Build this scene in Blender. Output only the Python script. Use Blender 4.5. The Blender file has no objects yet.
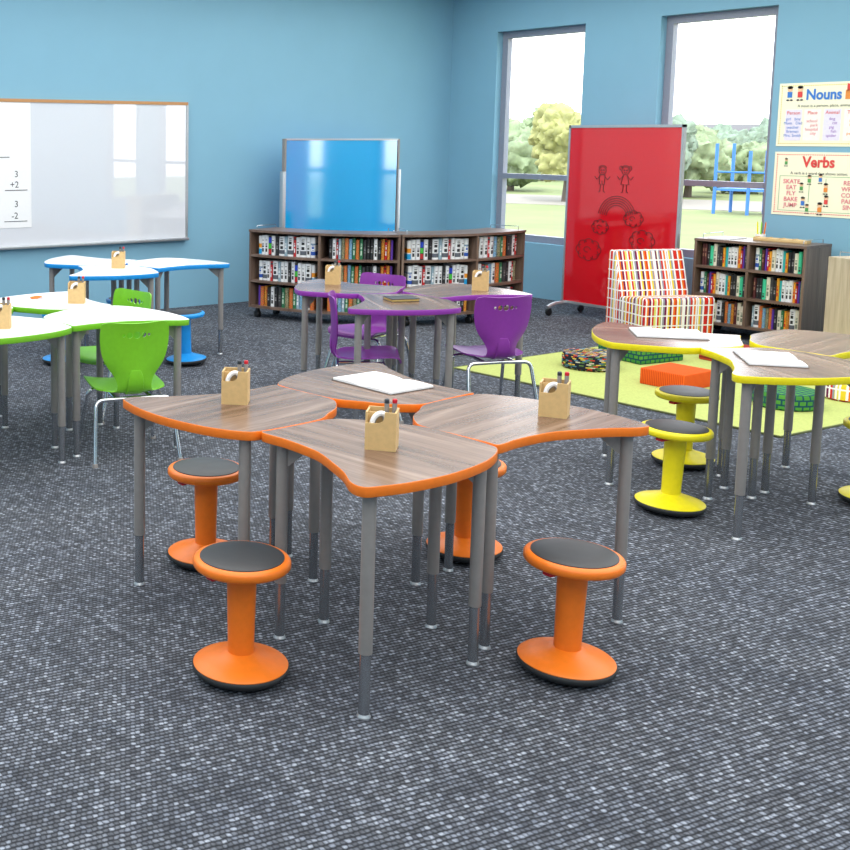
import bpy, bmesh, math, random
from mathutils import Vector, Matrix
random.seed(7)
PI = math.pi
COL = bpy.context.scene.collection

# ------------------------------------------------------------------ helpers
class MB:
    """collects faces, links them as ONE mesh object"""
    def __init__(s): s.v = []; s.f = []; s.uv = {}
    def add(s, vs, fs):
        n = len(s.v); s.v += [Vector(p) for p in vs]; s.f += [tuple(i+n for i in f) for f in fs]; return s
    def box(s, x0, x1, y0, y1, z0, z1, M=None):
        p = [(x, y, z) for z in (z0, z1) for y in (y0, y1) for x in (x0, x1)]
        if M is not None: p = [M @ Vector(q) for q in p]
        return s.add(p, [(0,2,3,1),(4,5,7,6),(0,1,5,4),(2,6,7,3),(0,4,6,2),(1,3,7,5)])
    def rbox(s, x0, x1, y0, y1, z0, z1, r=.01, seg=2, M=None):
        bm = bmesh.new(); bmesh.ops.create_cube(bm, size=1)
        for v in bm.verts:
            v.co = Vector(((x0+x1)/2+v.co.x*(x1-x0), (y0+y1)/2+v.co.y*(y1-y0), (z0+z1)/2+v.co.z*(z1-z0)))
        bmesh.ops.bevel(bm, geom=bm.edges[:], offset=r, segments=seg, profile=.5, affect='EDGES')
        bm.verts.index_update()
        vs = [(M @ v.co if M is not None else v.co.copy()) for v in bm.verts]
        s.add(vs, [tuple(v.index for v in f.verts) for f in bm.faces]); bm.free(); return s
    def prism(s, pts, z0, z1, M=None):
        n = len(pts)
        p = [(x, y, z0) for x, y in pts] + [(x, y, z1) for x, y in pts]
        if M is not None: p = [M @ Vector(q) for q in p]
        f = [tuple(range(n-1, -1, -1)), tuple(range(n, 2*n))]
        f += [(i, (i+1) % n, (i+1) % n+n, i+n) for i in range(n)]
        return s.add(p, f)
    def lathe(s, prof, seg=48, M=None, close=True):
        n = len(prof); vs = []
        for k in range(seg):
            a = 2*PI*k/seg
            for r, z in prof: vs.append((r*math.cos(a), r*math.sin(a), z))
        if M is not None: vs = [M @ Vector(q) for q in vs]
        fs = []
        for k in range(seg):
            k2 = (k+1) % seg
            for i in range(n-1): fs.append((k*n+i, k2*n+i, k2*n+i+1, k*n+i+1))
        if close:
            fs.append(tuple(k*n for k in range(seg))[::-1]); fs.append(tuple(k*n+n-1 for k in range(seg)))
        return s.add(vs, fs)
    def tube(s, pts, r, seg=10, closed=False):
        pts = [Vector(p) for p in pts]; n = len(pts); rr = r if isinstance(r, (list, tuple)) else [r]*n
        vs = []; prev = None
        for i, p in enumerate(pts):
            a = pts[i-1] if (i > 0 or closed) else p; b = pts[(i+1) % n] if (i < n-1 or closed) else p
            t = (b-a).normalized()
            if prev is None:
                u = t.orthogonal().normalized()
            else:
                u = (prev - t*prev.dot(t)).normalized()
            prev = u; w = t.cross(u)
            for k in range(seg):
                an = 2*PI*k/seg; vs.append(p+(u*math.cos(an)+w*math.sin(an))*rr[i])
        fs = []
        for i in range(n if closed else n-1):
            j = (i+1) % n
            for k in range(seg):
                k2 = (k+1) % seg; fs.append((i*seg+k, i*seg+k2, j*seg+k2, j*seg+k))
        if not closed:
            fs.append(tuple(range(seg))[::-1]); fs.append(tuple((n-1)*seg+k for k in range(seg)))
        return s.add(vs, fs)
    def build(s, name, mat, parent=None, smooth=35, loc=None, uvbox=False):
        me = bpy.data.meshes.new(name); me.from_pydata([tuple(v) for v in s.v], [], s.f); me.update()
        bm = bmesh.new(); bm.from_mesh(me); bmesh.ops.recalc_face_normals(bm, faces=bm.faces[:]); bm.to_mesh(me); bm.free()
        for m in (mat if isinstance(mat, (list, tuple)) else [mat]): me.materials.append(m)
        if smooth:
            for p in me.polygons: p.use_smooth = True
            me.set_sharp_from_angle(angle=math.radians(smooth))
        if uvbox: box_uv(me)
        o = bpy.data.objects.new(name, me); COL.objects.link(o)
        if parent is not None: o.parent = parent
        if loc is not None: o.location = loc
        return o

def box_uv(me):
    ul = me.uv_layers.new(name='UVMap')
    for p in me.polygons:
        n = p.normal
        for li in p.loop_indices:
            c = me.vertices[me.loops[li].vertex_index].co
            if abs(n.z) > .75: uv = (c.y, c.x)
            elif abs(n.x) > abs(n.y): uv = (c.y, c.z)
            else: uv = (c.x, c.z)
            ul.data[li].uv = uv

def fillet(pts, r=.03, n=5):
    pts = [Vector(p) for p in pts]; out = [pts[0]]
    for i in range(1, len(pts)-1):
        a, b, c = pts[i-1], pts[i], pts[i+1]
        d1 = (a-b); d2 = (c-b); rr = min(r, d1.length*.48, d2.length*.48)
        p = b+d1.normalized()*rr; q = b+d2.normalized()*rr
        for k in range(n+1):
            t = k/n; out.append((1-t)**2*p+2*t*(1-t)*b+t*t*q)
    out.append(pts[-1]); return out

def props(o, label, cat, group=None):
    o['label'] = label; o['category'] = cat
    if group: o['group'] = group
    return o
def thing(name, label, cat, loc=(0,0,0), rz=0, group=None):
    o = bpy.data.objects.new(name, None); COL.objects.link(o); o.empty_display_size = .1
    o.location = loc; o.rotation_euler = (0, 0, rz)
    return props(o, label, cat, group)
def struct(o, name=None):
    o['kind'] = 'structure'
    if name: o.name = name
    return o
def copy_tree(o, parent=None, swap=None):
    c = o.copy()
    if swap and c.type == 'MESH':
        for a, b in swap:
            if o.data.materials and o.data.materials[0] == a:
                key = o.data.name+'|'+b.name
                me = SWAP.get(key)
                if me is None:
                    me = o.data.copy(); me.materials[0] = b; SWAP[key] = me
                c.data = me
    COL.objects.link(c)
    if parent is not None: c.parent = parent
    for ch in o.children: copy_tree(ch, c, swap)
    return c
SWAP = {}

# ------------------------------------------------------------------ materials
def srgb(r, g, b):
    f = lambda c: (c/255/12.92) if c/255 <= .04045 else ((c/255+.055)/1.055)**2.4
    return (f(r), f(g), f(b), 1)
class NT:
    def __init__(s, name):
        s.m = bpy.data.materials.new(name); s.m.use_nodes = True; s.t = s.m.node_tree
        s.n = s.t.nodes; s.l = s.t.links; s.b = s.n['Principled BSDF']
    def node(s, ty, **kw):
        n = s.n.new(ty)
        for k, v in kw.items():
            if k.startswith('i_'):
                key = k[2:]; n.inputs[int(key) if key.isdigit() else key.replace('_', ' ')].default_value = v
            else: setattr(n, k, v)
        return n
    def link(s, a, b): s.l.new(a, b)
    def ramp(s, fac, stops, interp='LINEAR'):
        r = s.n.new('ShaderNodeValToRGB'); cr = r.color_ramp; cr.interpolation = interp
        while len(cr.elements) < len(stops): cr.elements.new(.5)
        for e, (p, c) in zip(cr.elements, stops): e.position = p; e.color = c
        s.link(fac, r.inputs[0]); return r.outputs[0]
    def math(s, op, a, b=None, c=None):
        n = s.n.new('ShaderNodeMath'); n.operation = op
        for i, x in enumerate((a, b, c)):
            if x is None: continue
            if isinstance(x, (int, float)): n.inputs[i].default_value = x
            else: s.link(x, n.inputs[i])
        return n.outputs[0]
    def mix(s, f, a, b, mode='MIX'):
        n = s.n.new('ShaderNodeMix'); n.data_type = 'RGBA'; n.blend_type = mode
        for sock, x in ((n.inputs['Factor'], f), (n.inputs[6], a), (n.inputs[7], b)):
            if isinstance(x, (int, float)): sock.default_value = x
            elif isinstance(x, tuple): sock.default_value = x
            else: s.link(x, sock)
        return n.outputs[2]
def plain(name, col, rough=.5, metal=0, spec=.5, coat=0, noise=0, nscale=40, bump=0, ior=1.5):
    t = NT(name); b = t.b; b.inputs['Roughness'].default_value = rough; b.inputs['Metallic'].default_value = metal
    b.inputs['Specular IOR Level'].default_value = spec; b.inputs['Coat Weight'].default_value = coat
    b.inputs['Coat Roughness'].default_value = .06
    tc = t.node('ShaderNodeTexCoord'); ns = t.node('ShaderNodeTexNoise', i_Scale=float(nscale), i_Detail=3.0)
    t.link(tc.outputs['Object'], ns.inputs['Vector'])
    k = noise if noise else .04
    d = tuple(c*(1-k) for c in col[:3])+(1,); u = tuple(min(1, c*(1+k)) for c in col[:3])+(1,)
    t.link(t.ramp(ns.outputs['Fac'], [(.3, d), (.7, u)]), b.inputs['Base Color'])
    if bump:
        bp = t.node('ShaderNodeBump', i_Strength=bump, i_Distance=.002); t.link(ns.outputs['Fac'], bp.inputs['Height']); t.link(bp.outputs[0], b.inputs['Normal'])
    t.b.inputs['IOR'].default_value = ior
    return t.m
def wood(name, c1, c2, c3, ang=90, rough=.28, scale=1.0, axis='XY'):
    t = NT(name); tc = t.node('ShaderNodeTexCoord'); mp = t.node('ShaderNodeMapping')
    rz = math.radians(-ang)
    mp.inputs['Rotation'].default_value = (0, 0, rz) if axis == 'XY' else (0, math.radians(90), 0)
    t.link(tc.outputs['Object'], mp.inputs[0])
    m2 = t.node('ShaderNodeMapping'); m2.inputs['Scale'].default_value = (1.3*scale, 16*scale, 16*scale); t.link(mp.outputs[0], m2.inputs[0])
    n1 = t.node('ShaderNodeTexNoise', i_Scale=1.0, i_Detail=5.0, i_Roughness=.6, i_Distortion=.6); t.link(m2.outputs[0], n1.inputs['Vector'])
    m3 = t.node('ShaderNodeMapping'); m3.inputs['Scale'].default_value = (4*scale, 120*scale, 120*scale); t.link(mp.outputs[0], m3.inputs[0])
    n2 = t.node('ShaderNodeTexNoise', i_Scale=1.0, i_Detail=3.0); t.link(m3.outputs[0], n2.inputs['Vector'])
    f = t.math('ADD', t.math('MULTIPLY', n1.outputs['Fac'], .75), t.math('MULTIPLY', n2.outputs['Fac'], .25))
    t.link(t.ramp(f, [(.32, c1), (.5, c2), (.68, c3)]), t.b.inputs['Base Color'])
    t.b.inputs['Roughness'].default_value = rough
    return t.m

M = {}
M['wall'] = plain('wall_blue_paint', srgb(131, 180, 204), .75, nscale=3, noise=.015)
M['wallback'] = plain('wall_pale_paint', srgb(176, 200, 212), .8)
M['ceil'] = plain('ceiling_white', srgb(236, 236, 232), .9)
M['win'] = plain('window_grey_metal', srgb(140, 146, 162), .35, spec=.5)
M['alu'] = plain('aluminium', srgb(190, 194, 198), .35, .7)
M['greytube'] = plain('grey_powder_coat', srgb(146, 142, 139), .42, .1)
M['chrome'] = plain('chrome', srgb(225, 228, 232), .08, 1)
M['chromed'] = plain('chrome_tube_insert', srgb(150, 153, 158), .26, .75)
M['rubber'] = plain('black_rubber', srgb(40, 42, 44), .6)
M['black'] = plain('black_plastic', srgb(22, 22, 24), .45)
M['cushion'] = plain('charcoal_vinyl', srgb(56, 58, 61), .45)
M['red'] = plain('red_plastic', srgb(200, 20, 40), .4)
M['white_lam'] = plain('white_laminate', srgb(246, 247, 249), .12, noise=.005)
M['paper'] = plain('paper', srgb(244, 245, 247), .7, noise=.01)
M['cover'] = plain('grey_book_cover', srgb(96, 92, 90), .6)
M['gold'] = plain('gilded_page_edges', srgb(206, 176, 104), .4, .3)
M['navy'] = plain('black_notebook_cover', srgb(38, 44, 54), .5)
M['ink'] = plain('dark_marker_ink', srgb(70, 72, 78), .6)
M['ink2'] = plain('black_marker_ink', srgb(86, 16, 22), .6)
M['box'] = plain('light_birch_box', srgb(212, 178, 122), .55, nscale=60, noise=.06)
M['tray'] = plain('pale_maple_tray', srgb(222, 190, 134), .5)
for n, c in dict(orange=(244, 124, 28), yellow=(242, 226, 22), blue=(26, 148, 226), green=(124, 196, 44), purple=(146, 58, 168)).items():
    M[n] = plain(n+'_plastic', srgb(*c), .38)
M['green_chair'] = plain('lime_green_shell', srgb(122, 196, 40), .33)
M['purple_chair'] = plain('violet_shell', srgb(132, 52, 152), .33)
M['walnut'] = wood('walnut_laminate', srgb(86, 64, 52), srgb(124, 98, 82), srgb(154, 130, 114), 97, .25)
M['walnutv'] = wood('walnut_case', srgb(92, 72, 60), srgb(116, 94, 80), srgb(138, 116, 102), 0, .4, axis='Z')
M['walnuth'] = wood('walnut_shelf', srgb(90, 70, 58), srgb(114, 92, 80), srgb(138, 116, 104), 0, .35, .8)
M['oakv'] = wood('pale_ash_panel', srgb(164, 148, 126), srgb(190, 174, 150), srgb(206, 192, 170), 0, .5, axis='Z')
# glossy boards
M['wboard'] = plain('white_dry_erase_gloss', srgb(226, 229, 236), .02, noise=.004, ior=2.0)
M['bboard'] = plain('blue_dry_erase_gloss', srgb(24, 172, 238), .09, noise=.01, ior=2.6)
M['rboard'] = plain('red_dry_erase_gloss', srgb(206, 20, 34), .05, noise=.01, ior=1.7)
M['trim'] = plain('oak_coloured_cap', srgb(190, 140, 90), .5)
# carpet
t = NT('woven_loop_carpet'); tc = t.node('ShaderNodeTexCoord'); mp = t.node('ShaderNodeMapping'); mp.inputs['Rotation'].default_value = (0, 0, math.radians(7))
t.link(tc.outputs['Object'], mp.inputs[0])
dn = t.node('ShaderNodeTexNoise', i_Scale=45.0, i_Detail=3.0); t.link(mp.outputs[0], dn.inputs['Vector'])
dv = t.node('ShaderNodeVectorMath', operation='MULTIPLY_ADD'); t.link(dn.outputs['Color'], dv.inputs[0]); dv.inputs[1].default_value = (.016, .011, 0); t.link(mp.outputs[0], dv.inputs[2])
sx = t.node('ShaderNodeSeparateXYZ'); t.link(dv.outputs[0], sx.inputs[0])
RY, RX = .0180, .0155
yy = t.math('DIVIDE', sx.outputs['Y'], RY); row = t.math('FLOOR', yy)
xx = t.math('ADD', t.math('DIVIDE', sx.outputs['X'], RX), t.math('MULTIPLY', row, .5)); cellx = t.math('FLOOR', xx)
cb = t.node('ShaderNodeCombineXYZ'); t.link(cellx, cb.inputs[0]); t.link(row, cb.inputs[1])
wn = t.node('ShaderNodeTexWhiteNoise', noise_dimensions='2D'); t.link(cb.outputs[0], wn.inputs['Vector'])
fy = t.math('SINE', t.math('MULTIPLY', t.math('FRACT', yy), PI)); fx = t.math('SINE', t.math('MULTIPLY', t.math('FRACT', xx), PI))
fib = t.node('ShaderNodeTexNoise', i_Scale=260.0, i_Detail=2.0); t.link(mp.outputs[0], fib.inputs['Vector'])
loop = t.math('MULTIPLY', t.math('MULTIPLY', t.math('POWER', fy, 1.3), t.math('POWER', fx, .45)), t.math('MULTIPLY_ADD', fib.outputs['Fac'], 1.5, .3)); loop = t.math('MINIMUM', loop, 1.0)
base = t.ramp(wn.outputs['Value'], [(0, srgb(98, 101, 107)), (.45, srgb(116, 120, 128)), (.8, srgb(142, 148, 159)), (1, srgb(182, 189, 201))])
big = t.node('ShaderNodeTexNoise', i_Scale=2.2, i_Detail=4.0); t.link(mp.outputs[0], big.inputs['Vector'])
stv = t.node('ShaderNodeMapping'); stv.inputs['Scale'].default_value = (1.2, 22, 1); stv.inputs['Rotation'].default_value = (0, 0, math.radians(4)); t.link(tc.outputs['Object'], stv.inputs[0])
stn = t.node('ShaderNodeTexNoise', i_Scale=1.6, i_Detail=3.0); t.link(stv.outputs[0], stn.inputs['Vector'])
stw = t.node('ShaderNodeMapping'); stw.inputs['Scale'].default_value = (22, 1.2, 1); stw.inputs['Rotation'].default_value = (0, 0, math.radians(-14)); t.link(tc.outputs['Object'], stw.inputs[0])
stm = t.node('ShaderNodeTexNoise', i_Scale=1.6, i_Detail=3.0); t.link(stw.outputs[0], stm.inputs['Vector'])
base = t.mix(1.0, base, t.ramp(t.math('MULTIPLY_ADD', stn.outputs['Fac'], .5, t.math('MULTIPLY', stm.outputs['Fac'], .5)), [(.38, (.72, .73, .76, 1)), (.62, (1.15, 1.15, 1.15, 1))]), 'MULTIPLY')
base2 = t.mix(1.0, base, t.ramp(big.outputs['Fac'], [(.3, (.78, .8, .84, 1)), (.7, (1.0, 1.0, 1.0, 1))]), 'MULTIPLY')
colr = t.mix(loop, srgb(41, 43, 47), base2)
t.link(colr, t.b.inputs['Base Color']); t.b.inputs['Roughness'].default_value = .95; t.b.inputs['Specular IOR Level'].default_value = .1
bp = t.node('ShaderNodeBump', i_Strength=.6, i_Distance=.004); t.link(loop, bp.inputs['Height']); t.link(bp.outputs[0], t.b.inputs['Normal'])
M['carpet'] = t.m
M['rug'] = plain('pale_lime_rug', srgb(180, 190, 114), .95, spec=.1, noise=.1, nscale=70, bump=.4)
M['rugedge'] = plain('rug_binding', srgb(120, 126, 80), .9)

def uvmat(name):
    t = NT(name); uv = t.node('ShaderNodeUVMap'); uv.uv_map = 'UVMap'; s = t.node('ShaderNodeSeparateXYZ'); t.link(uv.outputs[0], s.inputs[0])
    t.b.inputs['Roughness'].default_value = .85; t.b.inputs['Specular IOR Level'].default_value = .2
    return t, s.outputs[0], s.outputs[1]
# striped grid upholstery
t, U, V = uvmat('striped_grid_upholstery')
rowi = t.math('FLOOR', t.math('DIVIDE', V, .085))
ui = t.math('FLOOR', t.math('DIVIDE', t.math('ADD', U, 10), .016))
cb = t.node('ShaderNodeCombineXYZ'); t.link(ui, cb.inputs[0]); t.link(t.math('MULTIPLY', rowi, 0.0), cb.inputs[1])
wn = t.node('ShaderNodeTexWhiteNoise', noise_dimensions='2D'); t.link(cb.outputs[0], wn.inputs['Vector'])
cc = t.ramp(wn.outputs['Value'], [(0, srgb(206, 44, 32)), (.17, srgb(236, 206, 52)), (.34, srgb(236, 122, 26)), (.48, srgb(106, 26, 76)), (.62, srgb(214, 216, 120)), (.75, srgb(150, 150, 160)), (.87, srgb(244, 240, 236))], 'CONSTANT')
fv = t.math('FRACT', t.math('DIVIDE', V, .085)); lineh = t.math('GREATER_THAN', fv, .88)
fu = t.math('FRACT', t.math('DIVIDE', t.math('ADD', U, 10), .048)); linev = t.math('GREATER_THAN', fu, .74)
ln = t.math('MAXIMUM', lineh, linev)
t.link(t.mix(ln, cc, srgb(246, 242, 240)), t.b.inputs['Base Color']); M['stripes'] = t.m
# book print fabric
t, U, V = uvmat('book_stack_print')
r = t.math('FLOOR', t.math('DIVIDE', V, .0115)); sh = t.math('MULTIPLY', r, .43)
c = t.math('FLOOR', t.math('ADD', t.math('DIVIDE', U, .034), sh)); cb = t.node('ShaderNodeCombineXYZ'); t.link(c, cb.inputs[0]); t.link(r, cb.inputs[1])
wn = t.node('ShaderNodeTexWhiteNoise', noise_dimensions='2D'); t.link(cb.outputs[0], wn.inputs['Vector'])
cc = t.ramp(wn.outputs['Value'], [(0, srgb(30, 36, 48)), (.3, srgb(190, 64, 44)), (.42, srgb(206, 178, 74)), (.55, srgb(80, 122, 150)), (.68, srgb(90, 120, 66)), (.8, srgb(198, 190, 170)), (.9, srgb(30, 36, 48))], 'CONSTANT')
g1 = t.math('LESS_THAN', t.math('FRACT', t.math('DIVIDE', V, .0115)), .25)
t.link(t.mix(g1, cc, srgb(26, 30, 42)), t.b.inputs['Base Color']); M['bookprint'] = t.m
# green block print
t, U, V = uvmat('green_block_print')
bt = t.node('ShaderNodeTexBrick', i_Scale=1.0); bt.inputs['Brick Width'].default_value = .05; bt.inputs['Row Height'].default_value = .036
bt.inputs['Mortar Size'].default_value = .006; bt.inputs['Color1'].default_value = srgb(84, 148, 58); bt.inputs['Color2'].default_value = srgb(62, 132, 62); bt.inputs['Mortar'].default_value = srgb(26, 74, 84)
uvn = t.node('ShaderNodeUVMap'); uvn.uv_map = 'UVMap'; t.link(uvn.outputs[0], bt.inputs['Vector']); t.link(bt.outputs['Color'], t.b.inputs['Base Color']); M['greenprint'] = t.m
# orange pleats
def pleat(name, c1, c2, horiz=False, w=.014):
    t, U, V = uvmat(name)
    s = t.math('SINE', t.math('MULTIPLY', V if horiz else U, 2*PI/w)); s2 = t.math('MULTIPLY_ADD', s, .5, .5)
    t.link(t.mix(s2, c1, c2), t.b.inputs['Base Color']); return t.m
M['orangestripe'] = pleat('orange_rib_fabric', srgb(206, 66, 22), srgb(240, 104, 34))
M['redstripe'] = pleat('red_rib_fabric', srgb(120, 40, 34), srgb(206, 78, 52), True, .03)
# perforated black back
t = NT('perforated_black_metal'); tc = t.node('ShaderNodeTexCoord'); 
vm = t.node('ShaderNodeVectorMath', operation='SCALE'); vm.inputs['Scale'].default_value = 40; t.link(tc.outputs['UV'], vm.inputs[0])
fr = t.node('ShaderNodeVectorMath', operation='FRACTION'); t.link(vm.outputs[0], fr.inputs[0])
sb = t.node('ShaderNodeVectorMath', operation='SUBTRACT'); t.link(fr.outputs[0], sb.inputs[0]); sb.inputs[1].default_value = (.5, .5, 0)
le = t.node('ShaderNodeVectorMath', operation='LENGTH'); t.link(sb.outputs[0], le.inputs[0])
t.link(t.mix(t.math('LESS_THAN', le.outputs['Value'], .22), srgb(22, 23, 26), srgb(176, 184, 188)), t.b.inputs['Base Color']); M['perf'] = t.m
# thin window glass
t = NT('window_glass'); t.n.remove(t.b); out = t.n['Material Output']
tr = t.node('ShaderNodeBsdfTransparent'); gl = t.node('ShaderNodeBsdfGlossy', i_Roughness=.02); fz = t.node('ShaderNodeFresnel', i_IOR=1.3); mx = t.node('ShaderNodeMixShader')
gm = t.node('ShaderNodeNewGeometry'); t.link(t.math('MULTIPLY', fz.outputs[0], t.math('SUBTRACT', 1.0, gm.outputs['Backfacing'])), mx.inputs[0]); t.link(tr.outputs[0], mx.inputs[1]); t.link(gl.outputs[0], mx.inputs[2]); t.link(mx.outputs[0], out.inputs['Surface']); M['glass'] = t.m
M['lawn'] = plain('lawn_grass', srgb(122, 132, 84), .95, noise=.12, nscale=.4)
M['path'] = plain('sandy_path', srgb(140, 134, 124), .95)
M['bark'] = plain('bark', srgb(92, 82, 72), .9)
M['leaf1'] = plain('leaves_green', srgb(126, 140, 106), .9, noise=.35, nscale=1.6)
M['leaf2'] = plain('leaves_yellow_green', srgb(150, 150, 96), .9, noise=.3, nscale=1.6)
M['leaf3'] = plain('leaves_grey_green', srgb(118, 134, 116), .9, noise=.35, nscale=1.6)
M['house'] = plain('stucco_tan', srgb(112, 108, 104), .9)
M['roof'] = plain('grey_roof', srgb(100, 98, 98), .9)
M['playblue'] = plain('playground_blue', srgb(52, 112, 186), .5)
M['curtain'] = plain('door_paint', srgb(220, 220, 216), .6)

# ------------------------------------------------------------------ camera
def Rm(y, p, r):
    f = Vector((math.cos(y), math.sin(y), 0)); rt = Vector((math.sin(y), -math.cos(y), 0)); d = Vector((0, 0, -1))
    F = math.cos(p)*f+math.sin(p)*d; D = math.cos(p)*d-math.sin(p)*f
    return math.cos(r)*rt+math.sin(r)*D, -math.sin(r)*rt+math.cos(r)*D, F
Rt, Dn, Fw = Rm(1.0263212767, 0.1242040845, -0.0025443631)
cam = bpy.data.cameras.new('camera'); co = bpy.data.objects.new('camera', cam); COL.objects.link(co)
mw = Matrix.Identity(4)
for i, ax in enumerate((Rt, -Dn, -Fw)):
    for j in range(3): mw[j][i] = ax[j]
mw.translation = Vector((0, 0, 1.76)); co.matrix_world = mw
cam.sensor_width = 36; cam.lens = 36*1150.745/850; cam.shift_x = (425-146.818)/850; cam.shift_y = (279.636-425)/850
cam.clip_start = .05; cam.clip_end = 300
bpy.context.scene.camera = co

# ------------------------------------------------------------------ room
XW, YW, CH = 10.19, 9.91, 3.46
X0, Y0 = -2.5, -3.0
o = MB().box(X0-.2, XW+.3, Y0-.2, YW+.2, -.12, 0).build('floor', M['carpet'], smooth=0); struct(o)
o = MB().box(X0-.2, XW+.3, Y0-.2, YW+.2, CH, CH+.1).build('ceiling', M['ceil'], smooth=0); struct(o)
o = MB().box(X0-.2, XW+.3, YW, YW+.2, 0, CH).build('wall_back', M['wall'], smooth=0); struct(o)
o = MB().box(X0-.2, X0, Y0, YW, 0, CH).build('wall_left', M['wallback'], smooth=0); struct(o)
o = MB().box(X0-.2, XW+.3, Y0-.2, Y0, 0, CH).build('wall_front', M['wallback'], smooth=0); struct(o)
# window wall with openings
wins = [(8.055, 9.23), (6.02, 7.18), (3.20, 4.45), (1.42, 2.54)]
WZ0, WZ1 = .60, 2.93
wb = MB(); ys = [Y0]+[v for w in sorted(wins) for v in w]+[YW]
for i in range(0, len(ys), 2): wb.box(XW, XW+.17, ys[i], ys[i+1], 0, CH)
for a, b in wins:
    wb.box(XW, XW+.17, a, b, 0, WZ0); wb.box(XW, XW+.17, a, b, WZ1, CH)
struct(wb.build('wall_right', M['wall'], smooth=0))
for i, (a, b) in enumerate(wins):
    w = bpy.data.objects.new('window_%d' % (i+1), None); COL.objects.link(w); w.location = (XW+.09, (a+b)/2, WZ0); struct(w)
    h = (b-a)/2; H2 = WZ1-WZ0; fw = .075
    m = MB()
    m.box(0, .07, -h, -h+fw, 0, H2); m.box(0, .07, h-fw, h, 0, H2); m.box(0, .07, -h+fw, h-fw, 0, fw); m.box(0, .07, -h+fw, h-fw, H2-fw, H2)
    m.build('window_frame', M['win'], w, smooth=0)
    MB().box(-.005, .065, -h+fw, h-fw, .695, .75).build('mullion', M['win'], w, smooth=0)
    MB().box(.03, .036, -h+fw, h-fw, fw, .695).build('window_pane', M['glass'], w, smooth=0)
    MB().box(.03, .036, -h+fw, h-fw, .75, H2-fw).build('window_pane', M['glass'], w, smooth=0)

# ------------------------------------------------------------------ text
def text_mesh(s, size, align='CENTER', off=0):
    cu = bpy.data.curves.new('lettering', 'FONT'); cu.body = s; cu.size = size; cu.align_x = align; cu.align_y = 'CENTER'; cu.resolution_u = 3; cu.offset = off
    ob = bpy.data.objects.new('lettering', cu); COL.objects.link(ob); bpy.context.view_layer.update()
    dg = bpy.context.evaluated_depsgraph_get(); me = bpy.data.meshes.new_from_object(ob.evaluated_get(dg))
    COL.objects.unlink(ob); bpy.data.objects.remove(ob); return me
def text_child(name, s, size, u, v, mat, parent, face, lift=.004, bold=0, sx=1):
    """face: function (u, v, lift) -> local position of parent"""
    me = text_mesh(s, size, off=bold)
    vs = [face(u+p.co.x*sx, v+p.co.y, lift) for p in me.vertices]
    fs = [tuple(p.vertices) for p in me.polygons]
    m = MB().add(vs, fs)
    bpy.data.meshes.remove(me)
    mm = bpy.data.meshes.new(name); mm.from_pydata([tuple(p) for p in m.v], [], m.f); mm.materials.append(mat)
    o = bpy.data.objects.new(name, mm); COL.objects.link(o); o.parent = parent; return o

# ------------------------------------------------------------------ boards
wbt = thing('whiteboard', 'long wall-mounted whiteboard with sums written at its left end, aluminium frame', 'whiteboard', (3.6, YW, .70))
MB().box(-.6, 2.84, -.035, -.005, .03, 1.37).build('board_surface', M['wboard'], wbt, smooth=0)
MB().box(-.6, 2.86, -.045, 0, 1.37, 1.40).build('top_cap', M['trim'], wbt)
m = MB(); m.box(2.84, 2.865, -.045, 0, .0, 1.37); m.build('side_rail', M['alu'], wbt)
MB().rbox(-.6, 2.865, -.075, 0, 0, .03, .006).build('marker_tray', M['alu'], wbt)
MB().box(.0, 1.1, -.039, -.036, .2, 1.366).build('paper_sheet', M['paper'], wbt)['label'] = 'plain white panel behind the sums'  # flat matte white panel over the left part of the board
fwall = lambda u, v, l: Vector((u-3.6, -.039-l, v-.70))
for k, (s, u, v) in enumerate([('3', 4.548, 1.40), ('+2', 4.527, 1.302), ('3', 4.545, 1.120), ('-2', 4.528, 1.011)]):
    text_child('written_number', s, .085, u, v, M['ink'], wbt, fwall, .001)
for (a, b, z) in [(4.43, 4.66, 1.254), (4.42, 4.655, .962), (4.2, 4.479, 1.562)]:
    MB().box(a-3.6, b-3.6, -.042, -.0395, z-.704, z-.698).build('written_line', M['ink'], wbt)

bb = thing('blue_dry_erase_board', 'glossy blue mobile dry-erase board standing behind the curved bookcase', 'dry-erase board', (8.2, 9.5, 0), .045)
MB().box(-.80, .80, -.012, .012, .62, 1.72).build('board_surface', M['bboard'], bb, smooth=0)
m = MB(); m.box(-.81, .81, -.018, .018, 1.72, 1.738); m.box(-.81, .81, -.018, .018, .60, .62); m.build('board_frame', M['alu'], bb)
for s in (-1, 1):
    MB().box(s*.82-.012, s*.82+.012, -.02, .02, .6, 1.735).build('slim_upright', M['greytube'], bb)
    MB().rbox(s*.835-.02, s*.835+.02, -.03, .025, .09, 1.40, .005).build('post', M['alu'], bb)
    MB().tube([(s*.835, -.26, .075), (s*.835, -.2, .10), (s*.835, .2, .10), (s*.835, .26, .075)], .018).build('foot', M['alu'], bb)
    for e in (-1, 1):
        MB().lathe([(.0, -.012), (.033, -.012), (.036, 0), (.033, .012), (0, .012)], 20, Matrix.Translation((s*.835, e*.255, .036)) @ Matrix.Rotation(PI/2, 4, 'Y')).build('caster', M['black'], bb)

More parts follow.
